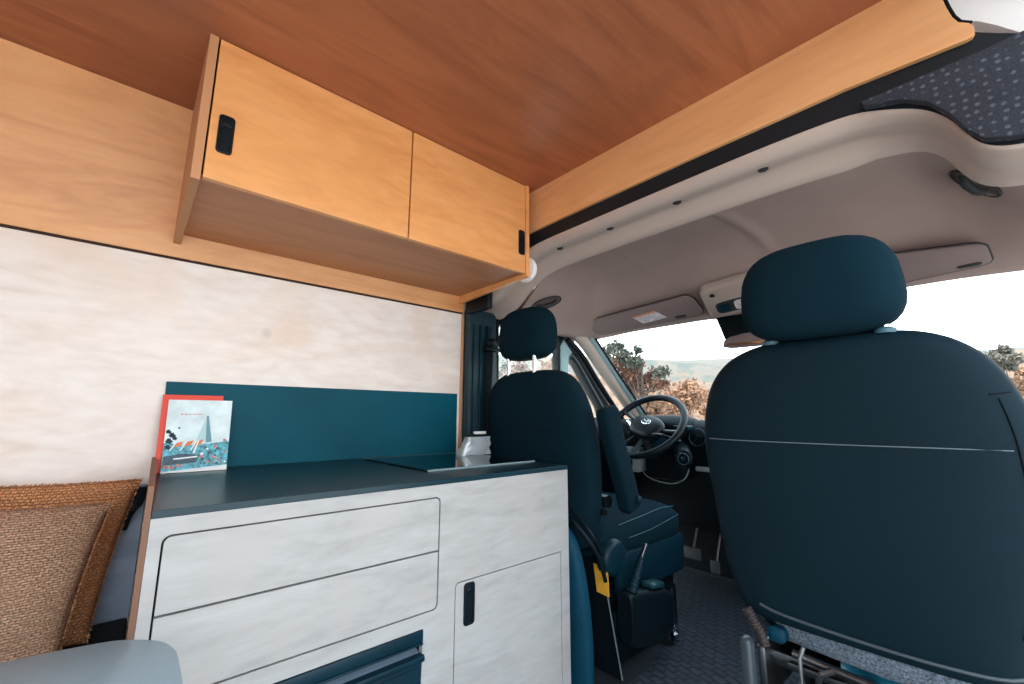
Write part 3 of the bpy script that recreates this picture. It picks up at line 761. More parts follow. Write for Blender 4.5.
seam([(-.47, 1.018), (-.40, 1.017), (-.22, 1.017), (-.08, 1.018), (.005, 1.018)], .0011, 'seam', 'piping', bk_, S)
seam([(-.010, 1.1065), (.002, 1.108), (.013, 1.110)], .0012, 'seam', 'black_matt', bk_, S)
seam([(.0, 1.100), (.007, 1.06), (.011, 1.018), (.012, .95), (.006, .85), (-.02, .74)], .0016, 'seam', 'black_matt', bk_, S)
b = MB(); lower = [(-.385, .684), (-.34, .677), (-.23, .673), (-.12, .673), (-.04, .678), (.0, .70)]
b.tube([Vector((x, backsurf(S, x, max(z, .677))-.001, z)) for x, z in lower], .0030, 8, 5); obj('piping', b, mat('piping_dark', (58, 68, 76), .5), bk_, smooth=True)
# headrest
def headrest(parent, cx, cy, z0, z1, hw, hd, tilt=0., fab='seat_fabric'):
    b = MB(); N_ = 16; R = []
    for i in range(N_+1):
        a = -PI/2+PI*i/N_; sz = math.copysign(abs(math.sin(a))**.72, math.sin(a)); k = max(abs(math.cos(a)), .02)**.54
        z = (z0+z1)/2+sz*(z1-z0)/2; w = hw*k*(1-.06*(sz)); R.append((z, cx, cy+tilt*sz, w, hd*k))
    b.loft(R, 48, 2.7); h = obj('headrest', b, fab, parent, smooth=True, ang=120)
    return h
hr = headrest(ps, -.232, 1.062, 1.230, 1.434, .142, .066)
for x in (-.325, -.128):
    b = MB(); b.tube([(x, 1.062, 1.21), (x, 1.062, 1.30)], .0065, 12); obj('headrest_post', b, 'chrome', ps, smooth=True)
    b = MB(); b.lathe((x, 1.062, 1.226), (0, 0, 1), [(0, .017), (.008, .017), (.012, .010)], 18); obj('post_sleeve', b, 'seam_teal', ps, smooth=True)
b = MB(); b.loft(smooth_secs([(1.115, -.215, .640, .16, .016), (1.13, -.215, .640, .20, .046), (1.30, -.215, .645, .235, .062), (1.50, -.215, .655, .24, .062), (1.62, -.215, .655, .225, .055), (1.66, -.215, .65, .16, .02)]), 44, 3.6, 'y')
obj('seat_cushion', b, 'seat_fabric', ps, smooth=True, ang=120)
# grey woven band under the back shell
b = MB()
b.grid(lambda u, v: Vector((-.372+.40*u, 1.052+.022*v**1.5+.02*(2*u-1)**2, .668-.060*math.sin(v*PI/2))), 24, 8); obj('rear_band', b, 'seat_grey', ps, smooth=True)
b = MB(); b.tube([(-.318, 1.073, .664), (-.318, 1.085, .63), (-.318, 1.11, .612)], .0014, 5, 3); obj('seam', b, 'black_matt', ps)
# seat frame, swivel, levers, cable
b = MB(); b.box(-.40, -.02, 1.10, 1.62, .545, .575, .006); b.box(-.40, -.385, 1.04, 1.60, .50, .60, .004); b.box(-.36, -.06, 1.085, 1.10, .555, .568, .003); obj('frame', b, 'steel', ps, smooth=True)
b = MB(); b.box(-.42, .0, 1.16, 1.60, FL+.01, .44, .02); b.lathe((-.21, 1.37, .44), (0, 0, 1), [(0, .2), (.03, .2), (.035, .14), (.10, .14)], 30); obj('pedestal', b, 'black_plastic', ps, smooth=True)
b = MB(); b.tube([(-.34, 1.06, .60), (-.25, 1.065, .592), (-.12, 1.06, .588)], .008, 10, 3); b.tube([(-.325, 1.045, .47), (-.325, 1.05, .60), (-.318, 1.055, .62)], .004, 8); b.tube([(-.30, 1.05, .55), (-.29, 1.04, .585), (-.27, 1.045, .60)], .006, 8, 3)
obj('slide_rail', b, 'steel', ps, smooth=True)
b = MB(); b.box(-.422, -.400, 1.005, 1.035, .42, .618, .008, 3); obj('lever', b, mat('lever_grey', (48, 58, 66), .45), ps, smooth=True)
b = MB()
cp = catmull([(-.412, 1.035, .668), (-.402, 1.035, .650), (-.390, 1.035, .630), (-.382, 1.035, .606)], 8)
b.tube(cp, .009, 10)
for i in range(1, len(cp)-1, 2):
    b.ring(cp[i], (cp[i+1]-cp[i-1]), .009, .0024, 16, 6)
obj('ribbed_cable', b, 'bronze', ps, smooth=True)
b = MB(); b.loft([(1.05, -.366, .626, .010, .008), (1.055, -.366, .626, .017, .015), (1.09, -.366, .626, .017, .015)], 20, 3, 'y'); obj('side_pad', b, 'cover', ps, smooth=True)
b = MB(); R = []
b.grid(lambda u, v: Vector((-.27+.24*u, 1.10+.02*noise.noise(Vector((u*5, v*5, 1)))+.01*math.sin(u*20), .605-.07*v+.01*noise.noise(Vector((u*7, v*4, 9))))), 30, 10); obj('plastic_wrap', b, mat('wrap', (20, 92, 112), .25, var=.2, scale=20), ps, smooth=True)

# ---- driver seat
ds = thing('driver_seat', 'dark driver seat behind the steering wheel with folded-up armrest', 'car seat', (-1.3, 1.55, FL))
S2 = smooth_secs([(.600, -1.262, 1.285, .19, .03), (.62, -1.262, 1.280, .24, .055), (.75, -1.264, 1.275, .282, .066), (.95, -1.272, 1.272, .289, .070), (1.08, -1.286, 1.270, .278, .072),
      (1.16, -1.296, 1.268, .252, .072), (1.212, -1.298, 1.268, .214, .066), (1.242, -1.298, 1.268, .165, .052), (1.252, -1.298, 1.268, .115, .030), (1.255, -1.298, 1.268, .07, .015)])
b = MB(); b.loft(S2, 64, 3.4); bk2 = obj('backrest', b, 'seat_fabric', ds, smooth=True, ang=120)
seam([(-1.545, 1.02), (-1.45, 1.018), (-1.3, 1.018), (-1.15, 1.018), (-1.075, 1.02)], .001, 'seam', 'black_matt', bk2, S2)
headrest(ds, -1.320, 1.255, 1.303, 1.527, .156, .068)
for x in (-1.405, -1.245):
    b = MB(); b.tube([(x, 1.225, 1.20), (x, 1.225, 1.36)], .0085, 12); obj('headrest_post', b, 'chrome', ds, smooth=True)
b = MB()
b.loft(smooth_secs([(1.30, -1.225, .615, .18, .03), (1.32, -1.225, .620, .24, .065), (1.50, -1.225, .625, .265, .078), (1.70, -1.225, .630, .27, .082), (1.80, -1.225, .625, .26, .075), (1.845, -1.225, .615, .20, .04)]), 44, 3.6, 'y')
cu = obj('seat_cushion', b, 'seat_fabric', ds, smooth=True, ang=120)
b = MB(); b.tube([(-.985, 1.40, .675), (-.970, 1.52, .690), (-.967, 1.66, .702), (-.985, 1.80, .69)], .0014, 6, 5); obj('seam', b, 'seam_teal', cu)
b = MB(); b.tube([(-.958, 1.42, .632), (-.953, 1.56, .640), (-.953, 1.70, .655), (-.965, 1.80, .66)], .0012, 6, 5); obj('seam', b, 'seam_teal', cu)
# armrest folded up
b = MB()
ar = catmull([(-.946, 1.293, 1.098), (-.946, 1.33, .98), (-.944, 1.375, .86), (-.941, 1.412, .735)], 6)
R = []
for i, p in enumerate(ar):
    t = (ar[min(i+1, len(ar)-1)]-ar[max(i-1, 0)]).normalized(); nv = Vector((0, -t.z, t.y)); k = 1 if 0 < i < len(ar)-1 else .8
    R.append([p+Vector((1, 0, 0))*.027*k*math.copysign(abs(math.cos(a))**.4, math.cos(a))+nv*.042*k*math.copysign(abs(math.sin(a))**.4, math.sin(a)) for a in [2*PI*q/28 for q in range(28)]])
b.rings(R); arm = obj('armrest', b, 'seat_fabric', ds, smooth=True, ang=60)
b = MB(); b.lathe((-.909, 1.418, .772), (1, 0, 0), [(0, .014), (.006, .014), (.008, .008), (.009, 0)], 18); obj('button', b, 'teal_plastic', arm, smooth=True)
b = MB(); b.lathe((-1.03, 1.335, .765), (1, 0, 0), [(0, .022), (.05, .022)], 18); b.lathe((-1.0, 1.30, .735), (1, 0, 0), [(0, .012), (.03, .012)], 14); obj('armrest_pivot', b, 'steel', ds, smooth=True)
# recliner cover and side valance
b = MB(); b.lathe((-1.0, 1.345, .578), (1, 0, -.05), [(0, .062), (.030, .062), (.040, .056), (.044, .045), (.045, 0)], 34)
obj('recliner_cover', b, 'teal_plastic', ds, smooth=True)
b = MB(); b.box(-.99, -.958, 1.36, 1.82, .44, .585, .012); obj('side_valance', b, 'teal_plastic', ds, smooth=True)
b = MB(); b.box(-1.05, -1.0, 1.36, 1.80, .375, .46, .01); b.box(-1.06, -.995, 1.40, 1.50, .40, .44, .005); b.box(-1.04, -.985, 1.56, 1.70, .445, .47, .006); obj('swivel_frame', b, 'black_plastic', ds, smooth=True)
# pedestal and its rear panel with white edge
b = MB(); b.box(-1.53, -.968, 1.34, 1.76, FL+.01, .40, .012); obj('pedestal', b, 'black_matt', ds, smooth=True)
b = MB(); b.plate([(-1.48, FL+.002), (-.925, FL+.002), (-.972, .452), (-.99, .55), (-1.03, .625), (-1.10, .69), (-1.48, .69)], [], 'xz', 1.30, 1.312, bev=.002); rp = obj('rear_panel', b, 'black_matt', ds)
b = MB(); b.tube([(-.924, 1.302, FL+.004), (-.971, 1.302, .452), (-.989, 1.302, .55), (-1.029, 1.302, .626), (-1.10, 1.302, .69)], .0025, 6, 3); obj('edge_strip', b, 'piping', rp)
b = MB(); b.plate([(-1.032, .640), (-1.030, .648), (-1.06, .70), (-1.10, .73)], [], 'xz', 1.296, 1.30); b.b.free(); 
def q13(u, v): p = at(u, v, y=1.2985); return (p.x, p.z)
b = MB(); b.plate([q13(593.5, 563), q13(607.5, 568), q13(609.5, 597.5), q13(597, 591.5)], [], 'xz', 1.2975, 1.2995); tag(obj('sticker', b, 'yellow', rp), 'plain yellow sticker')
# ---- seat belt of the driver
sb = thing('seat_belt', 'black seat belt hanging down the left pillar beside the driver seat', 'seat belt', (-1.6, 1.25, .85))
b = MB(); b.tube([(-1.597, 1.262, .95), (-1.599, 1.264, 1.15), (-1.600, 1.275, 1.40)], .022, 8, 4, flat=(1, .08)); obj('webbing', b, 'black_matt', sb, smooth=True)
b = MB(); b.box(-1.605, -1.575, 1.235, 1.335, 1.372, 1.392, .006); b.box(-1.60, -1.585, 1.245, 1.32, 1.40, 1.425, .005); b.lathe((-1.605, 1.285, 1.42), (1, 0, 0), [(0, .018), (.02, .018), (.024, .010)], 16); obj('guide_loop', b, 'black_plastic', sb, smooth=True)

# ---- hand brake with its housing on the floor beside the driver seat
hbk = thing('hand_brake', 'hand brake lever with ribbed boot on a black housing between the seats', 'hand brake', (-.95, 1.42, FL))
b = MB(); b.loft(smooth_secs([(1.335, -.928, .40, .022, .06), (1.345, -.928, .395, .032, .085), (1.45, -.925, .375, .034, .09), (1.57, -.92, .365, .034, .075), (1.61, -.92, .36, .02, .045)]), 30, 4, 'y'); obj('housing', b, 'black_plastic', hbk, smooth=True)
L0 = Vector((-.915, 1.36, .475)); L1 = Vector((-.915, 1.43, .575)); L2 = Vector((-.915, 1.50, .66))
b = MB(); cp = [L0+(L1-L0)*i/18 for i in range(19)]
b.tube(cp, lambda t: .0165-.005*t, 12)
for i in range(1, 18, 2): b.ring(cp[i], L1-L0, .0165-.005*i/18, .003, 18, 6)
obj('boot', b, 'teal_plastic', hbk, smooth=True)
b = MB(); b.tube([L1-(L1-L0)*.1, L1, L1+(L2-L1)*.45], lambda t: .0075, 10); obj('lever', b, 'steel', hbk, smooth=True)
b = MB(); b.loft([(1.46, -.92, .472, .018, .006), (1.47, -.92, .472, .026, .012), (1.54, -.92, .462, .026, .012), (1.55, -.92, .46, .018, .006)], 20, 3, 'y'); obj('cap', b, mat('cap_grey', (22, 60, 70), .35), hbk, smooth=True)
# seat swivel bolt and belt stalk on the pedestal
bs = thing('belt_buckle', 'black belt buckle stalk with metal tip beside the driver seat base', 'buckle', (-.93, 1.62, FL))
b = MB(); b.tube([(-.955, 1.69, .40), (-.945, 1.68, .32), (-.935, 1.665, FL+.004)], .016, 10, 3); obj('stalk', b, 'black_plastic', bs, smooth=True)
b = MB(); b.box(-.945, -.915, 1.625, 1.66, .262, .292, .004); b.lathe((-.92, 1.64, .255), (1, 0, 0), [(0, .012), (.012, .012)], 14); obj('metal_tip', b, 'chrome', bs, smooth=True)

# teal-blue cover folded down beside the kitchen end
cv = thing('padded_cover', 'dark blue padded cover standing between the kitchen end and the driver seat', 'cover', (-1.02, 1.19, FL))
b = MB()
secs = [(FL+.004, -1.035, 1.18, .085, .024), (.35, -1.035, 1.18, .085, .026), (.48, -1.042, 1.18, .080, .028), (.58, -1.052, 1.18, .070, .028), (.645, -1.062, 1.18, .056, .026), (.685, -1.072, 1.18, .036, .018), (.70, -1.08, 1.18, .015, .008)]
b.loft(smooth_secs(secs), 36, 3.4); obj('pad', b, 'cover', cv, smooth=True, ang=120)
b = MB(); b.grid(lambda u, v: Vector((-1.085+.06*u-.02*v*(1-u), 1.150-.006*math.sin(PI*u), .655-.25*v*(1-.9*abs(2*u-1)))), 14, 10); o = obj('flap', b, 'teal_plastic', cv, smooth=True)
md = o.modifiers.new('t', 'SOLIDIFY'); md.thickness = .003
b = MB(); b.tube([(-1.055, 1.20, .725), (-1.02, 1.195, .705), (-.985, 1.215, .66), (-.962, 1.245, .60), (-.955, 1.27, .52)], .007, 8, 5); b.tube([(-1.06, 1.22, .74), (-1.01, 1.22, .712), (-.975, 1.235, .665), (-.962, 1.27, .60)], .005, 8, 5)
tag(obj('cable', b, 'black_plastic', smooth=True), 'black cable looping over the folded blue cover beside the kitchen', 'cable')

# ================================================================ DASH, WHEEL
dash = thing('dashboard', 'dark dashboard below the windshield', 'dashboard', (-.65, 2.3, .5))
pr_ = [(2.46, 1.035), (2.34, 1.050), (2.24, 1.045), (2.175, 1.015), (2.15, .96), (2.16, .86), (2.19, .78), (2.23, .66), (2.28, .56), (2.36, .48), (2.46, .46)]
b = MB(); b.plate(pr_, [], 'yz', -1.57, .22, bev=.012); obj('body', b, 'black_matt', dash, smooth=True, ang=50)
b = MB(); b.loft(smooth_secs([(2.11, -1.245, .985, .12, .03), (2.12, -1.245, .99, .155, .050), (2.20, -1.245, 1.01, .175, .062), (2.30, -1.245, 1.02, .17, .052), (2.36, -1.245, 1.03, .14, .03)]), 36, 2.8, 'y'); obj('instrument_hood', b, 'black_matt', dash, smooth=True, ang=120)
b = MB(); b.lathe((-1.31, 2.125, .99), (0, -1, .15), [(0, .045), (.006, .045), (.007, .038), (.002, .036), (.002, 0)], 28); obj('dial', b, 'visor_dark', dash, smooth=True)
b = MB(); b.lathe((-1.18, 2.125, .99), (0, -1, .15), [(0, .045), (.006, .045), (.007, .038), (.002, .036), (.002, 0)], 28); obj('dial', b, 'visor_dark', dash, smooth=True)
b = MB(); b.ring((-1.31, 2.116, .99), (0, -1, .15), .042, .002, 32, 6); b.ring((-1.18, 2.116, .99), (0, -1, .15), .042, .002, 32, 6); obj('dial_ring', b, 'steel', dash, smooth=True)
b = MB(); b.box(-1.05, .2, 2.155, 2.19, .800, .822, .004); obj('grey_strip', b, 'grey_insert', dash, smooth=True)
b = MB(); b.plate(rrect(-1.47, -1.33, .77, .90, .015), [rrect(-1.43, -1.375, .79, .86, .008)], 'xz', 2.10, 2.17, bev=.003); obj('side_insert', b, 'grey_insert', dash, smooth=True)
b = MB(); b.tube([(-1.33, 2.13, .80), (-1.31, 2.11, .765), (-1.24, 2.09, .742), (-1.14, 2.09, .735), (-1.08, 2.10, .765), (-1.07, 2.13, .81)], .0032, 8, 4); obj('knee_trim', b, 'piping', dash, smooth=True)
b = MB(); b.box(-1.30, -1.09, 2.11, 2.22, .745, .88, .02); obj('knee_panel', b, 'black_matt', dash, smooth=True)
b = MB(); b.ring((-1.02, 2.135, .965), (0, -1, .2), .042, .003, 32, 6); b.tube([(-1.04, 2.125, .94), (-1.01, 2.12, .975)], .0025, 6); obj('vent_ring', b, 'teal_plastic', dash, smooth=True)
for x in (-1.115, -1.085, -1.06):
    b = MB(); b.box(x-.012, x+.012, 2.10, 2.16, 1.002, 1.022, .005); obj('switch', b, 'teal_plastic', dash, smooth=True)

wc = Vector((-1.238, 2.03, 1.022)); tilt = math.radians(43)
wax = Vector((0, -math.cos(tilt), math.sin(tilt)))   # towards the driver
wu0 = Vector((1, 0, 0)); wv0 = Vector((0, math.sin(tilt), math.cos(tilt))); rl = math.radians(-20)
wu = wu0*math.cos(rl)+wv0*math.sin(rl); wv = wv0*math.cos(rl)-wu0*math.sin(rl)
sw = thing('steering_wheel', 'black steering wheel with an oval silver emblem on its hub', 'steering wheel', wc)
WR = .200
b = MB(); b.ring(wc, wax, WR, .0175, 72, 14); obj('rim', b, 'black_plastic', sw, smooth=True, ang=80)
b = MB()
R = []
for h, k in ((-.045, .7), (-.035, .95), (-.02, 1.0), (.0, .96), (.010, .85), (.016, .6), (.018, .05)):
    R.append([wc-wv*.005+wax*h+wu*math.copysign(abs(math.cos(a))**.75, math.cos(a))*.100*k+wv*math.copysign(abs(math.sin(a))**.75, math.sin(a))*.072*k for a in [2*PI*q/36 for q in range(36)]])
b.rings(R); obj('hub', b, 'black_plastic', sw, smooth=True, ang=120)
for (du, dv, eu, ev) in ((.07, .012, .188, .03), (-.07, .012, -.188, .03), (.022, -.05, .055, -.184), (-.022, -.05, -.055, -.184)):
    b = MB(); b.tube([wc+wu*du+wv*dv-wax*.02, wc+wu*(du+eu)/2+wv*(dv+ev)/2-wax*.014, wc+wu*eu+wv*ev], .016, 10, 4, flat=(1, .5)); obj('spoke', b, 'black_plastic', sw, smooth=True)
b = MB(); b.tube([wc+wu*.055-wv*.058+wax*.0, wc+wu*.085-wv*.03+wax*.004, wc+wu*.13-wv*.012], .007, 8, 4, flat=(1, .6)); obj('spoke_insert', b, 'chrome', sw, smooth=True)
b = MB(); b.tube([wc-wu*.055-wv*.058+wax*.0, wc-wu*.085-wv*.03+wax*.004, wc-wu*.13-wv*.012], .007, 8, 4, flat=(1, .6)); obj('spoke_insert', b, 'chrome', sw, smooth=True)
# emblem : oval ring with two crossing inner ovals
def oval(mb, c, a_, b_, r, f=(0, 0)):
    pts = [c+wu*(a_*math.cos(t)+f[0])+wv*(b_*math.sin(t)+f[1])+wax*.0 for t in [2*PI*i/32 for i in range(33)]]
    mb.tube(pts, r, 6)
ec = wc+wax*.0185+wv*.012
b = MB(); oval(b, ec, .027, .018, .0028); oval(b, ec, .010, .0165, .0024); oval(b, ec, .019, .0065, .0024, (0, .0085)); obj('emblem', b, 'chrome', sw, smooth=True)
# column
colm = thing('steering_column', 'dark steering column shroud with ignition lock below the wheel', 'steering column', (-1.22, 2.12, .9))
b = MB(); b.tube([wc-wax*.04, wc-wax*.12, wc-wax*.24], lambda t: .06+.012*t, 20); obj('shroud', b, 'teal_plastic', colm, smooth=True)
lk = at(683, 459, y=1.99)
b = MB(); b.loft([(1.995, lk.x, lk.z, .03, .03), (2.0, lk.x, lk.z, .040, .040), (2.04, lk.x-.02, lk.z+.01, .042, .042), (2.16, lk.x-.10, lk.z+.03, .05, .045)], 24, 2, 'y'); obj('lock_housing', b, 'black_plastic', colm, smooth=True)
b = MB(); b.ring((lk.x, 1.993, lk.z), (0, 1, 0), .026, .0025, 28, 6); obj('lock_ring', b, 'seam_teal', colm, smooth=True)
b = MB(); b.lathe((lk.x, 1.994, lk.z), (0, -1, 0), [(0, .011), (.008, .011), (.009, .0)], 16); obj('ignition_lock', b, 'chrome', colm, smooth=True)
b = MB(); b.tube([wc-wax*.05-wu*.04, wc-wax*.05-wu*.13-wv*.02, wc-wax*.045-wu*.185-wv*.01], .007, 8, 3); b.tube([wc-wax*.05-wu*.04-wv*.02, wc-wax*.05-wu*.12-wv*.06], .007, 8); obj('stalk', b, 'black_plastic', colm, smooth=True)
b = MB(); b.tube([wc-wax*.05+wu*.04, wc-wax*.05+wu*.13+wv*.01, wc-wax*.045+wu*.2+wv*.01], .007, 8, 3); obj('stalk', b, 'black_plastic', colm, smooth=True)
# pedals
for i, (u, v) in enumerate(((693, 553), (716, 567))):
    p = at(u, v, y=2.30)
    pd = thing('pedal', ['grey brake pedal in the driver footwell', 'small accelerator pedal right of the brake pedal'][i], 'pedal', (p.x, 2.30, p.z-.03))
    b = MB(); b.box(p.x-.045+.02*i, p.x+.045-.02*i, 2.29, 2.305, p.z-.03, p.z+.03, .005); obj('pad', b, mat('pedal_grey%d' % i, (60, 66, 70), .6), pd, smooth=True)
    b = MB(); b.tube([(p.x, 2.306, p.z), (p.x, 2.37, p.z+.12), (p.x, 2.44, p.z+.22)], .008, 8, 3); obj('arm', b, 'steel', pd, smooth=True)
# floor mat
b = MB(); b.plate([(-1.45, 2.40), (-1.33, 2.05), (-1.13, 1.86), (-.97, 1.76), (-.90, 1.40), (-.90, .95), (-.30, .95), (-.45, 1.15), (-.45, 1.75), (-.40, 2.40)], [], 'xy', FL+.0005, FL+.008, bev=.003)
tag(obj('floor_mat', b, 'mat_rubber'), 'dark ribbed rubber mat on the cab floor between the seats', 'floor mat')

# ================================================================ VISORS, CONSOLE, MIRROR, HANDLES
def visor(name, label, q0, q1, q2, q3, nclip, lab=False):
    """corner points: top-left, top-right, bottom-right, bottom-left"""
    c = (q0+q1+q2+q3)/4; t = thing(name, label, 'sun visor', c, 'sun visors above the windshield' if False else None)
    ex = (q1-q0).normalized(); n = (q1-q0).cross(q3-q0).normalized()
    if n.y > 0: n = -n
    def S(u, v): return (q0*(1-u)+q1*u)*(1-v)+(q3*(1-u)+q2*u)*v
    def body(k, th, r):
        pts = []
        W = (q1-q0).length; Hh = (q3-q0).length
        for (u, v) in rrect(0, W, 0, Hh, r, n=6): pts.append(S(.5+(u/W-.5)*k, .5+(v/Hh-.5)*k))
        return pts
    b = MB(); P_ = body(1., 0, .035); b.rings([[p+n*.001 for p in P_], [p+n*.009 for p in P_], [c+(p-c)*.975+n*.013 for p in P_]]); obj('panel', b, 'visor', t, smooth=True, ang=50)
    P_ = body(1., 0, .035); b = MB(); b.tube([p+n*.003 for p in P_]+[P_[0]+n*.003], .0042, 6); obj('edge', b, 'visor_dark', t, smooth=True)
    if lab:
        b = MB()
        pts = [S(u, v)+n*.0145 for u, v in ((.44, .36), (.66, .30), (.72, .74), (.50, .80))]
        b.rings([pts, [p-n*.001 for p in pts]]); obj('label', b, 'label', t)
        b = MB(); pts = [S(u, v)+n*.0150 for u, v in ((.44, .36), (.66, .30), (.67, .37), (.45, .43))]
        b.rings([pts, [p-n*.0005 for p in pts]]); obj('label_band', b, 'label_orange', t)
    for u in ((.82,) if lab else (.88,)):
        b = MB(); p = S(u, .84)+n*.012; b.loft([(p.x-.028, p.y, p.z, .004, .003), (p.x-.02, p.y, p.z, .008, .007), (p.x+.02, p.y, p.z, .008, .007), (p.x+.028, p.y, p.z, .004, .003)], 14, 2, 'x'); obj('clip', b, 'visor_dark', t, smooth=True)
    return t
visor('sun_visor', 'grey sun visor with a white warning label, above the driver side of the windshield',
      at(588, 320, y=1.835), at(690, 293, y=1.835), at(707, 313, y=1.925), at(598, 335, y=1.925), 1, True)
visor('sun_visor', 'plain mauve-grey sun visor to the right of the passenger headrest',
      at(820, 262, y=1.835), at(985, 241, y=1.835), at(994, 262, y=1.925), at(830, 297, y=1.925), 1, False)
con = thing('overhead_console', 'beige overhead console with reading light above the mirror', 'console', (-.7, 1.85, 1.55))
p0 = at(698, 290, y=1.80); p1 = at(775, 268, y=1.80); p2 = at(712, 318, y=1.91); p3 = at(785, 300, y=1.91)
def cs(u, v, d=0):
    p = (p0*(1-u)+p1*u)*(1-v)+(p2*(1-u)+p3*u)*v; return p+Vector((0, -.4, -1)).normalized()*d
b = MB(); N_ = [rrect(0, 1, 0, 1, .12, n=5)]
b.rings([[cs(u, v, -.02) for u, v in N_[0]], [cs(u, v, .004) for u, v in N_[0]], [cs(.5+(u-.5)*.94, .5+(v-.5)*.92, .012) for u, v in N_[0]]])
obj('housing', b, mat('console_beige', (176, 158, 148), .7), con, smooth=True, ang=50)
b = MB(); q = [(.5+(u-.5), .5+(v-.5)) for u, v in rrect(.14, .95, .50, .86, .1, n=4)]
b.rings([[cs(u, v, .011) for u, v in q], [cs(u, v, .014) for u, v in q]]); obj('light_recess', b, 'visor_dark', con)
b = MB(); q = rrect(.40, .66, .54, .82, .05, n=4); b.rings([[cs(u, v, .0125) for u, v in q], [cs(u, v, .017) for u, v in q]]); obj('light_lens', b, 'label', con)
b = MB(); q = rrect(.18, .34, .56, .80, .04, n=4); b.rings([[cs(u, v, .0125) for u, v in q], [cs(u, v, .016) for u, v in q]]); obj('switch', b, 'teal_plastic', con)
for u in (.16, .60):
    p = cs(u, .24, .010); b = MB(); b.lathe(p, (0, -.4, -1), [(0, .011), (.004, .011), (.005, .004)], 16); obj('cap', b, 'black_plastic', con, smooth=True)
# mirror
mi = thing('rear_view_mirror', 'rear view mirror with black mount below the overhead console', 'mirror', (-.74, 1.95, 1.4))
a = at(716, 318, y=1.97); c_ = at(790, 305, y=1.97); d_ = at(728, 346, y=1.96); e_ = at(790, 340, y=1.96)
b = MB(); b.rings([[a, c_, e_, d_], [v+Vector((0, .03, 0)) for v in (a, c_, e_, d_)]]); obj('mount', b, 'black_matt', mi)
a = at(725, 338, y=1.93); c_ = at(735, 333, y=1.93)
q = [at(u, v, y=1.93) for u, v in ((723, 347), (724, 341), (730, 337), (745, 333), (775, 330), (790, 330), (792, 342), (752, 346), (730, 348))]
b = MB(); b.rings([[p+Vector((0, .02, 0)) for p in q], q, [sum(q, Vector())/9+(p-sum(q, Vector())/9)*.93-Vector((0, .004, 0)) for p in q]]); obj('casing', b, 'visor', mi, smooth=True, ang=50)
q = [at(u, v, y=1.924) for u, v in ((727, 345.5), (728, 343.5), (755, 341), (788, 338), (788, 340), (754, 344.3))]
b = MB(); b.rings([q, [p-Vector((0, .002, 0)) for p in q]]); obj('glass_face', b, 'mirror', mi)

def grab(label, c, n, k, asp):
    c = Vector(c); t = thing('grab_handle', label, 'grab handle', c)
    n = Vector(n).normalized(); ax = (Vector((math.cos(YAW), math.sin(YAW), 0))-n*n.dot(Vector((math.cos(YAW), math.sin(YAW), 0)))).normalized(); w = n.cross(ax).normalized()
    b = MB(); b.tube([c+ax*.085*k*math.cos(a)+w*.045*asp*k*math.sin(a)+n*.002 for a in [2*PI*i/40 for i in range(41)]], .0045*k, 8); obj('recess_rim', b, 'visor_dark', t, smooth=True)
    b = MB(); b.rings([[c+ax*.082*q*k*math.cos(a)+w*.043*asp*q*k*math.sin(a)+n*.002 for a in [2*PI*i/40 for i in range(40)]] for q in (1, .6, .1)]); obj('recess', b, 'visor', t, smooth=True)
    b = MB(); b.tube([c-ax*.055*k, c-ax*.030*k+n*.014, c+n*.016, c+ax*.030*k+n*.014, c+ax*.055*k], .009*k, 10, 5, flat=(1.3, .8)); obj('grip', b, 'visor_dark', t, smooth=True)
    return t
def hit(u, v):
    y = 1.372
    while y < 1.97:
        p = at(u, v, y=y)
        if p.z >= hsurf(p.x, p.y)-.002: break
        y += .002
    e = .01; n = Vector((-(hsurf(p.x+e, y)-hsurf(p.x-e, y))/(2*e), -(hsurf(p.x, y+e)-hsurf(p.x, y-e))/(2*e), 1)).normalized()
    return p, -n
g0, n0 = hit(976, 183)
grab('grey recessed grab handle in the lining at the upper right, beneath the felt corner', g0, n0, .85, 1.1)
g1, n1 = hit(546, 303)
grab('grey recessed grab handle in the lining above the driver door, left of the sun visor', g1, n1, .95, .8)

# ================================================================ OUTSIDE
def gmat(name, cols, scale, rough=.95, detail=6):
    m, nt, p = base_mat(name); N = nt.nodes.new; L = nt.links.new
    tc = N('ShaderNodeTexCoord'); n = N('ShaderNodeTexNoise'); n.inputs['Scale'].default_value = scale; n.inputs['Detail'].default_value = detail
    L(tc.outputs['Object'], n.inputs['Vector']); r = N('ShaderNodeValToRGB'); e = r.color_ramp.elements
    e[0].position = .32; e[0].color = lin(cols[0]); e[1].position = .68; e[1].color = lin(cols[-1])
    for i, c in enumerate(cols[1:-1]): k = e.new(.32+.36*(i+1)/(len(cols)-1)); k.color = lin(c)
    L(n.outputs['Fac'], r.inputs['Fac']); L(r.outputs['Color'], p.inputs['Base Color']); p.inputs['Roughness'].default_value = rough
    return m
b = MB(); b.grid(lambda u, v: Vector((-160+320*u, -120+300*v, -.55)), 4, 4); struct('ground', b, gmat('ground', [(166, 160, 154), (182, 178, 172)], .6))
def hill(name, az0, az1, dist, heights, m, seed, depth=30):
    def f(u, v):
        az = az0+(az1-az0)*u; h = heights(u)
        d = dist+depth*v
        x = -d*math.sin(az); y = d*math.cos(az)
        w = math.sin(PI*min(v, .5)); nz = noise.noise(Vector((x*.05+seed, y*.05, 0)))*1.6+noise.noise(Vector((x*.3, y*.3, seed)))*.5
        return Vector((x, y, -.6+max(0, (h+.6+nz*.5)*w) if v > 0 else -.9))
    b = MB(); b.grid(f, 120, 14); return struct(name, b, m, smooth=True, ang=170)
hill('hill', math.radians(75), math.radians(-30), 95, lambda u: 16+2.5*math.sin(u*5+1), gmat('hill_far', [(88, 88, 84), (98, 90, 82), (74, 80, 76)], .22), 2, 50)
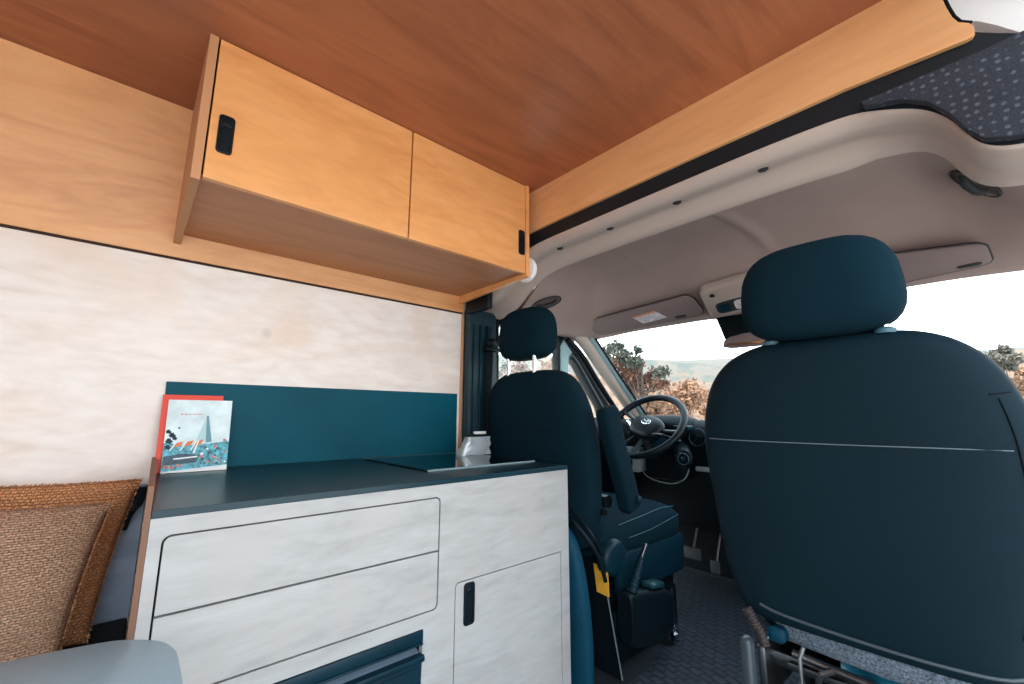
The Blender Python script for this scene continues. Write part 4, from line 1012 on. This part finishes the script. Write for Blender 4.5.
hill('hill', math.radians(75), math.radians(-30), 45, lambda u: 6.6+1.2*math.sin(u*9), gmat('hill_near', [(98, 76, 58), (108, 90, 74), (88, 64, 48), (104, 94, 84)], .45), 7, 30)

def leaf_cloud(b, c, rx, rz, n, size, rnd, hollow=.35):
    for i in range(n):
        d = Vector((rnd.gauss(0, 1), rnd.gauss(0, 1), rnd.gauss(0, 1))).normalized()*min(abs(rnd.gauss(0, .78)), 1.7)
        p = c+Vector((d.x*rx, d.y*rx, d.z*rz)); s = size*rnd.uniform(.6, 1.3)
        a = Vector((rnd.uniform(-1, 1), rnd.uniform(-1, 1), rnd.uniform(-1, 1))).normalized(); e = a.orthogonal().normalized()
        vs = [b.b.verts.new(p+a*s), b.b.verts.new(p+e*s*.5), b.b.verts.new(p-a*s), b.b.verts.new(p-e*s*.5)]
        b.b.faces.new(vs)
LM = {'green': gmat('leaf_green', [(40, 48, 44), (66, 66, 54)], 3), 'rust': gmat('leaf_rust', [(78, 46, 36), (100, 66, 50), (56, 48, 44)], 2),
      'orange': gmat('leaf_orange', [(116, 76, 52), (128, 96, 74), (92, 64, 48)], 2), 'grey': gmat('leaf_grey', [(76, 76, 70), (96, 88, 78)], 2), 'bark': gmat('bark', [(58, 44, 38), (84, 68, 58)], 6)}
def ray_at(u, v, d): p = at(u, v, y=d); return p
def tree(name, label, cat, blobs, dist, lm, seed, n, size, base_px, group=None, trunk_r=.12):
    """blobs: (px, py, radius px) traced at a distance"""
    rnd = random.Random(seed); k = None
    root = at(base_px[0], base_px[1], y=dist); root.z = -.55
    t = thing(name, label, cat, root, group)
    tr = MB(); top = at(base_px[0], min(q[1] for q in blobs)+8, y=dist)
    tr.tube([root, (root+top)/2+Vector((.1, 0, 0)), top], lambda s: trunk_r*(1-.8*s), 8, 4)
    fol = {}
    for q in blobs:
        c = at(q[0], q[1], y=dist+rnd.uniform(-.6, .6)); r = (at(q[0]+q[2], q[1], y=dist)-at(q[0], q[1], y=dist)).length*.62
        kind = q[3] if len(q) > 3 else lm
        fb = fol.setdefault(kind, MB()); leaf_cloud(fb, c, r, r*.85, int(n*q[2]/10), size, rnd)
        j = root.lerp(top, rnd.uniform(.35, .8)); tr.tube([j, (j+c)/2+Vector((0, 0, -.15)), c], lambda s: trunk_r*.35*(1-.8*s), 5, 3)
    obj('trunk', tr, LM['bark'], t, smooth=True)
    for kd, fb in fol.items(): 
        o = obj('foliage', fb, LM[kd], t, recalc=False)
        if kd != lm: o['label'] = {'green': 'dark green upper leaves', 'rust': 'rust brown lower leaves', 'orange': 'orange leaves', 'grey': 'grey twigs'}[kd]
    return t
tree('tree', 'autumn tree with green top and rust leaves beyond the windshield above the steering wheel', 'tree',
     [(612, 348, 8, 'green'), (622, 356, 10, 'green'), (626, 360, 9), (616, 364, 9), (636, 366, 8), (635, 362, 8, 'green'), (606, 354, 6, 'green'), (618, 346, 6, 'green'), (638, 350, 5, 'green'), (632, 372, 11), (622, 378, 10), (640, 382, 11), (652, 376, 9), (661, 372, 9, 'green'), (655, 386, 9), (628, 390, 10), (664, 384, 6)],
     14, 'rust', 5, 420, .085, (640, 405))
for i, (px, py, r, kd, d) in enumerate(((688, 388, 17, 'orange', 20), (672, 396, 14, 'orange', 19), (704, 398, 12, 'orange', 22), (650, 402, 12, 'orange', 18))):
    tree('bush', ['tall orange bush left of the passenger seat, seen through the windshield', 'orange bush just above the right of the steering wheel rim', 'orange bush touching the left edge of the passenger seat back', 'low orange bush seen through the steering wheel'][i], 'bush',
         [(px, py, r), (px-7, py+8, r*.9), (px+8, py+7, r*.9), (px, py+14, r*.9)], d+(0, 3, 6, -3)[i], kd, 20+i, 230, .12, (px, 410), 'autumn bushes in front of the windshield', .05)
tree('bush', 'grey-brown bare bush on the slope right of the passenger headrest', 'bush', [(1004, 350, 10), (992, 356, 9), (1016, 358, 10), (1000, 362, 10), (1010, 366, 10)], 26, 'grey', 41, 330, .12, (1004, 390), None, .03)
for i, (px, py, r) in enumerate(((985, 378, 12), (1010, 385, 14), (1022, 372, 10))):
    tree('bush', ['orange bush low at the right edge of the windshield, nearest the seat shoulder', 'orange bush below the grey bare bush at the far right', 'orange bush cut by the right edge of the picture'][i], 'bush', [(px, py, r), (px+6, py+7, r*.9), (px-6, py+9, r*.9)], 24+3*i, 'orange', 50+i, 260, .11, (px, 410), None, .03)
# trees beside the left cab window
for i, (px, py, r, kd) in enumerate(((520, 368, 9, 'rust'), (548, 366, 10, 'orange'), (578, 382, 12, 'orange'), (505, 366, 7, 'green'))):
    tree('bush', ['rust bush seen between the posts of the driver headrest', 'orange bush seen right of the driver headrest post', 'orange bush seen through the small quarter window', 'dark bush at the rear edge of the driver window'][i], 'bush',
         [(px, py, r), (px-6, py+8, r), (px+6, py+8, r)], 9+2.5*i, kd, 70+i, 240, .07, (px, 410), None, .05)

# ================================================================ LIGHT
w = bpy.data.worlds.new('world'); SC.world = w; w.use_nodes = True; nt = w.node_tree
bg = nt.nodes['Background']; N = nt.nodes.new; L = nt.links.new
tc = N('ShaderNodeTexCoord'); sx = N('ShaderNodeSeparateXYZ'); L(tc.outputs['Generated'], sx.inputs[0])
r = N('ShaderNodeValToRGB'); e = r.color_ramp.elements; e[0].position = 0; e[0].color = (.95, .97, .97, 1); e[1].position = .7; e[1].color = (.66, .84, 1.0, 1)
L(sx.outputs['Z'], r.inputs['Fac']); L(r.outputs['Color'], bg.inputs['Color']); bg.inputs['Strength'].default_value = 2.7
sun = bpy.data.objects.new('sun', bpy.data.lights.new('sun', 'SUN')); C.objects.link(sun)
sun.data.energy = 5.0; sun.data.angle = math.radians(3); sun.data.color = (1, .93, .84)
sd = Vector((.15, .7, -1.1)).normalized()
sun.rotation_euler = sd.to_track_quat('-Z', 'Y').to_euler()
SC.view_settings.view_transform = 'Standard'; SC.view_settings.look = 'None'; SC.view_settings.gamma = 1
SC.view_settings.use_curve_mapping = False; SC.view_settings.exposure = .9
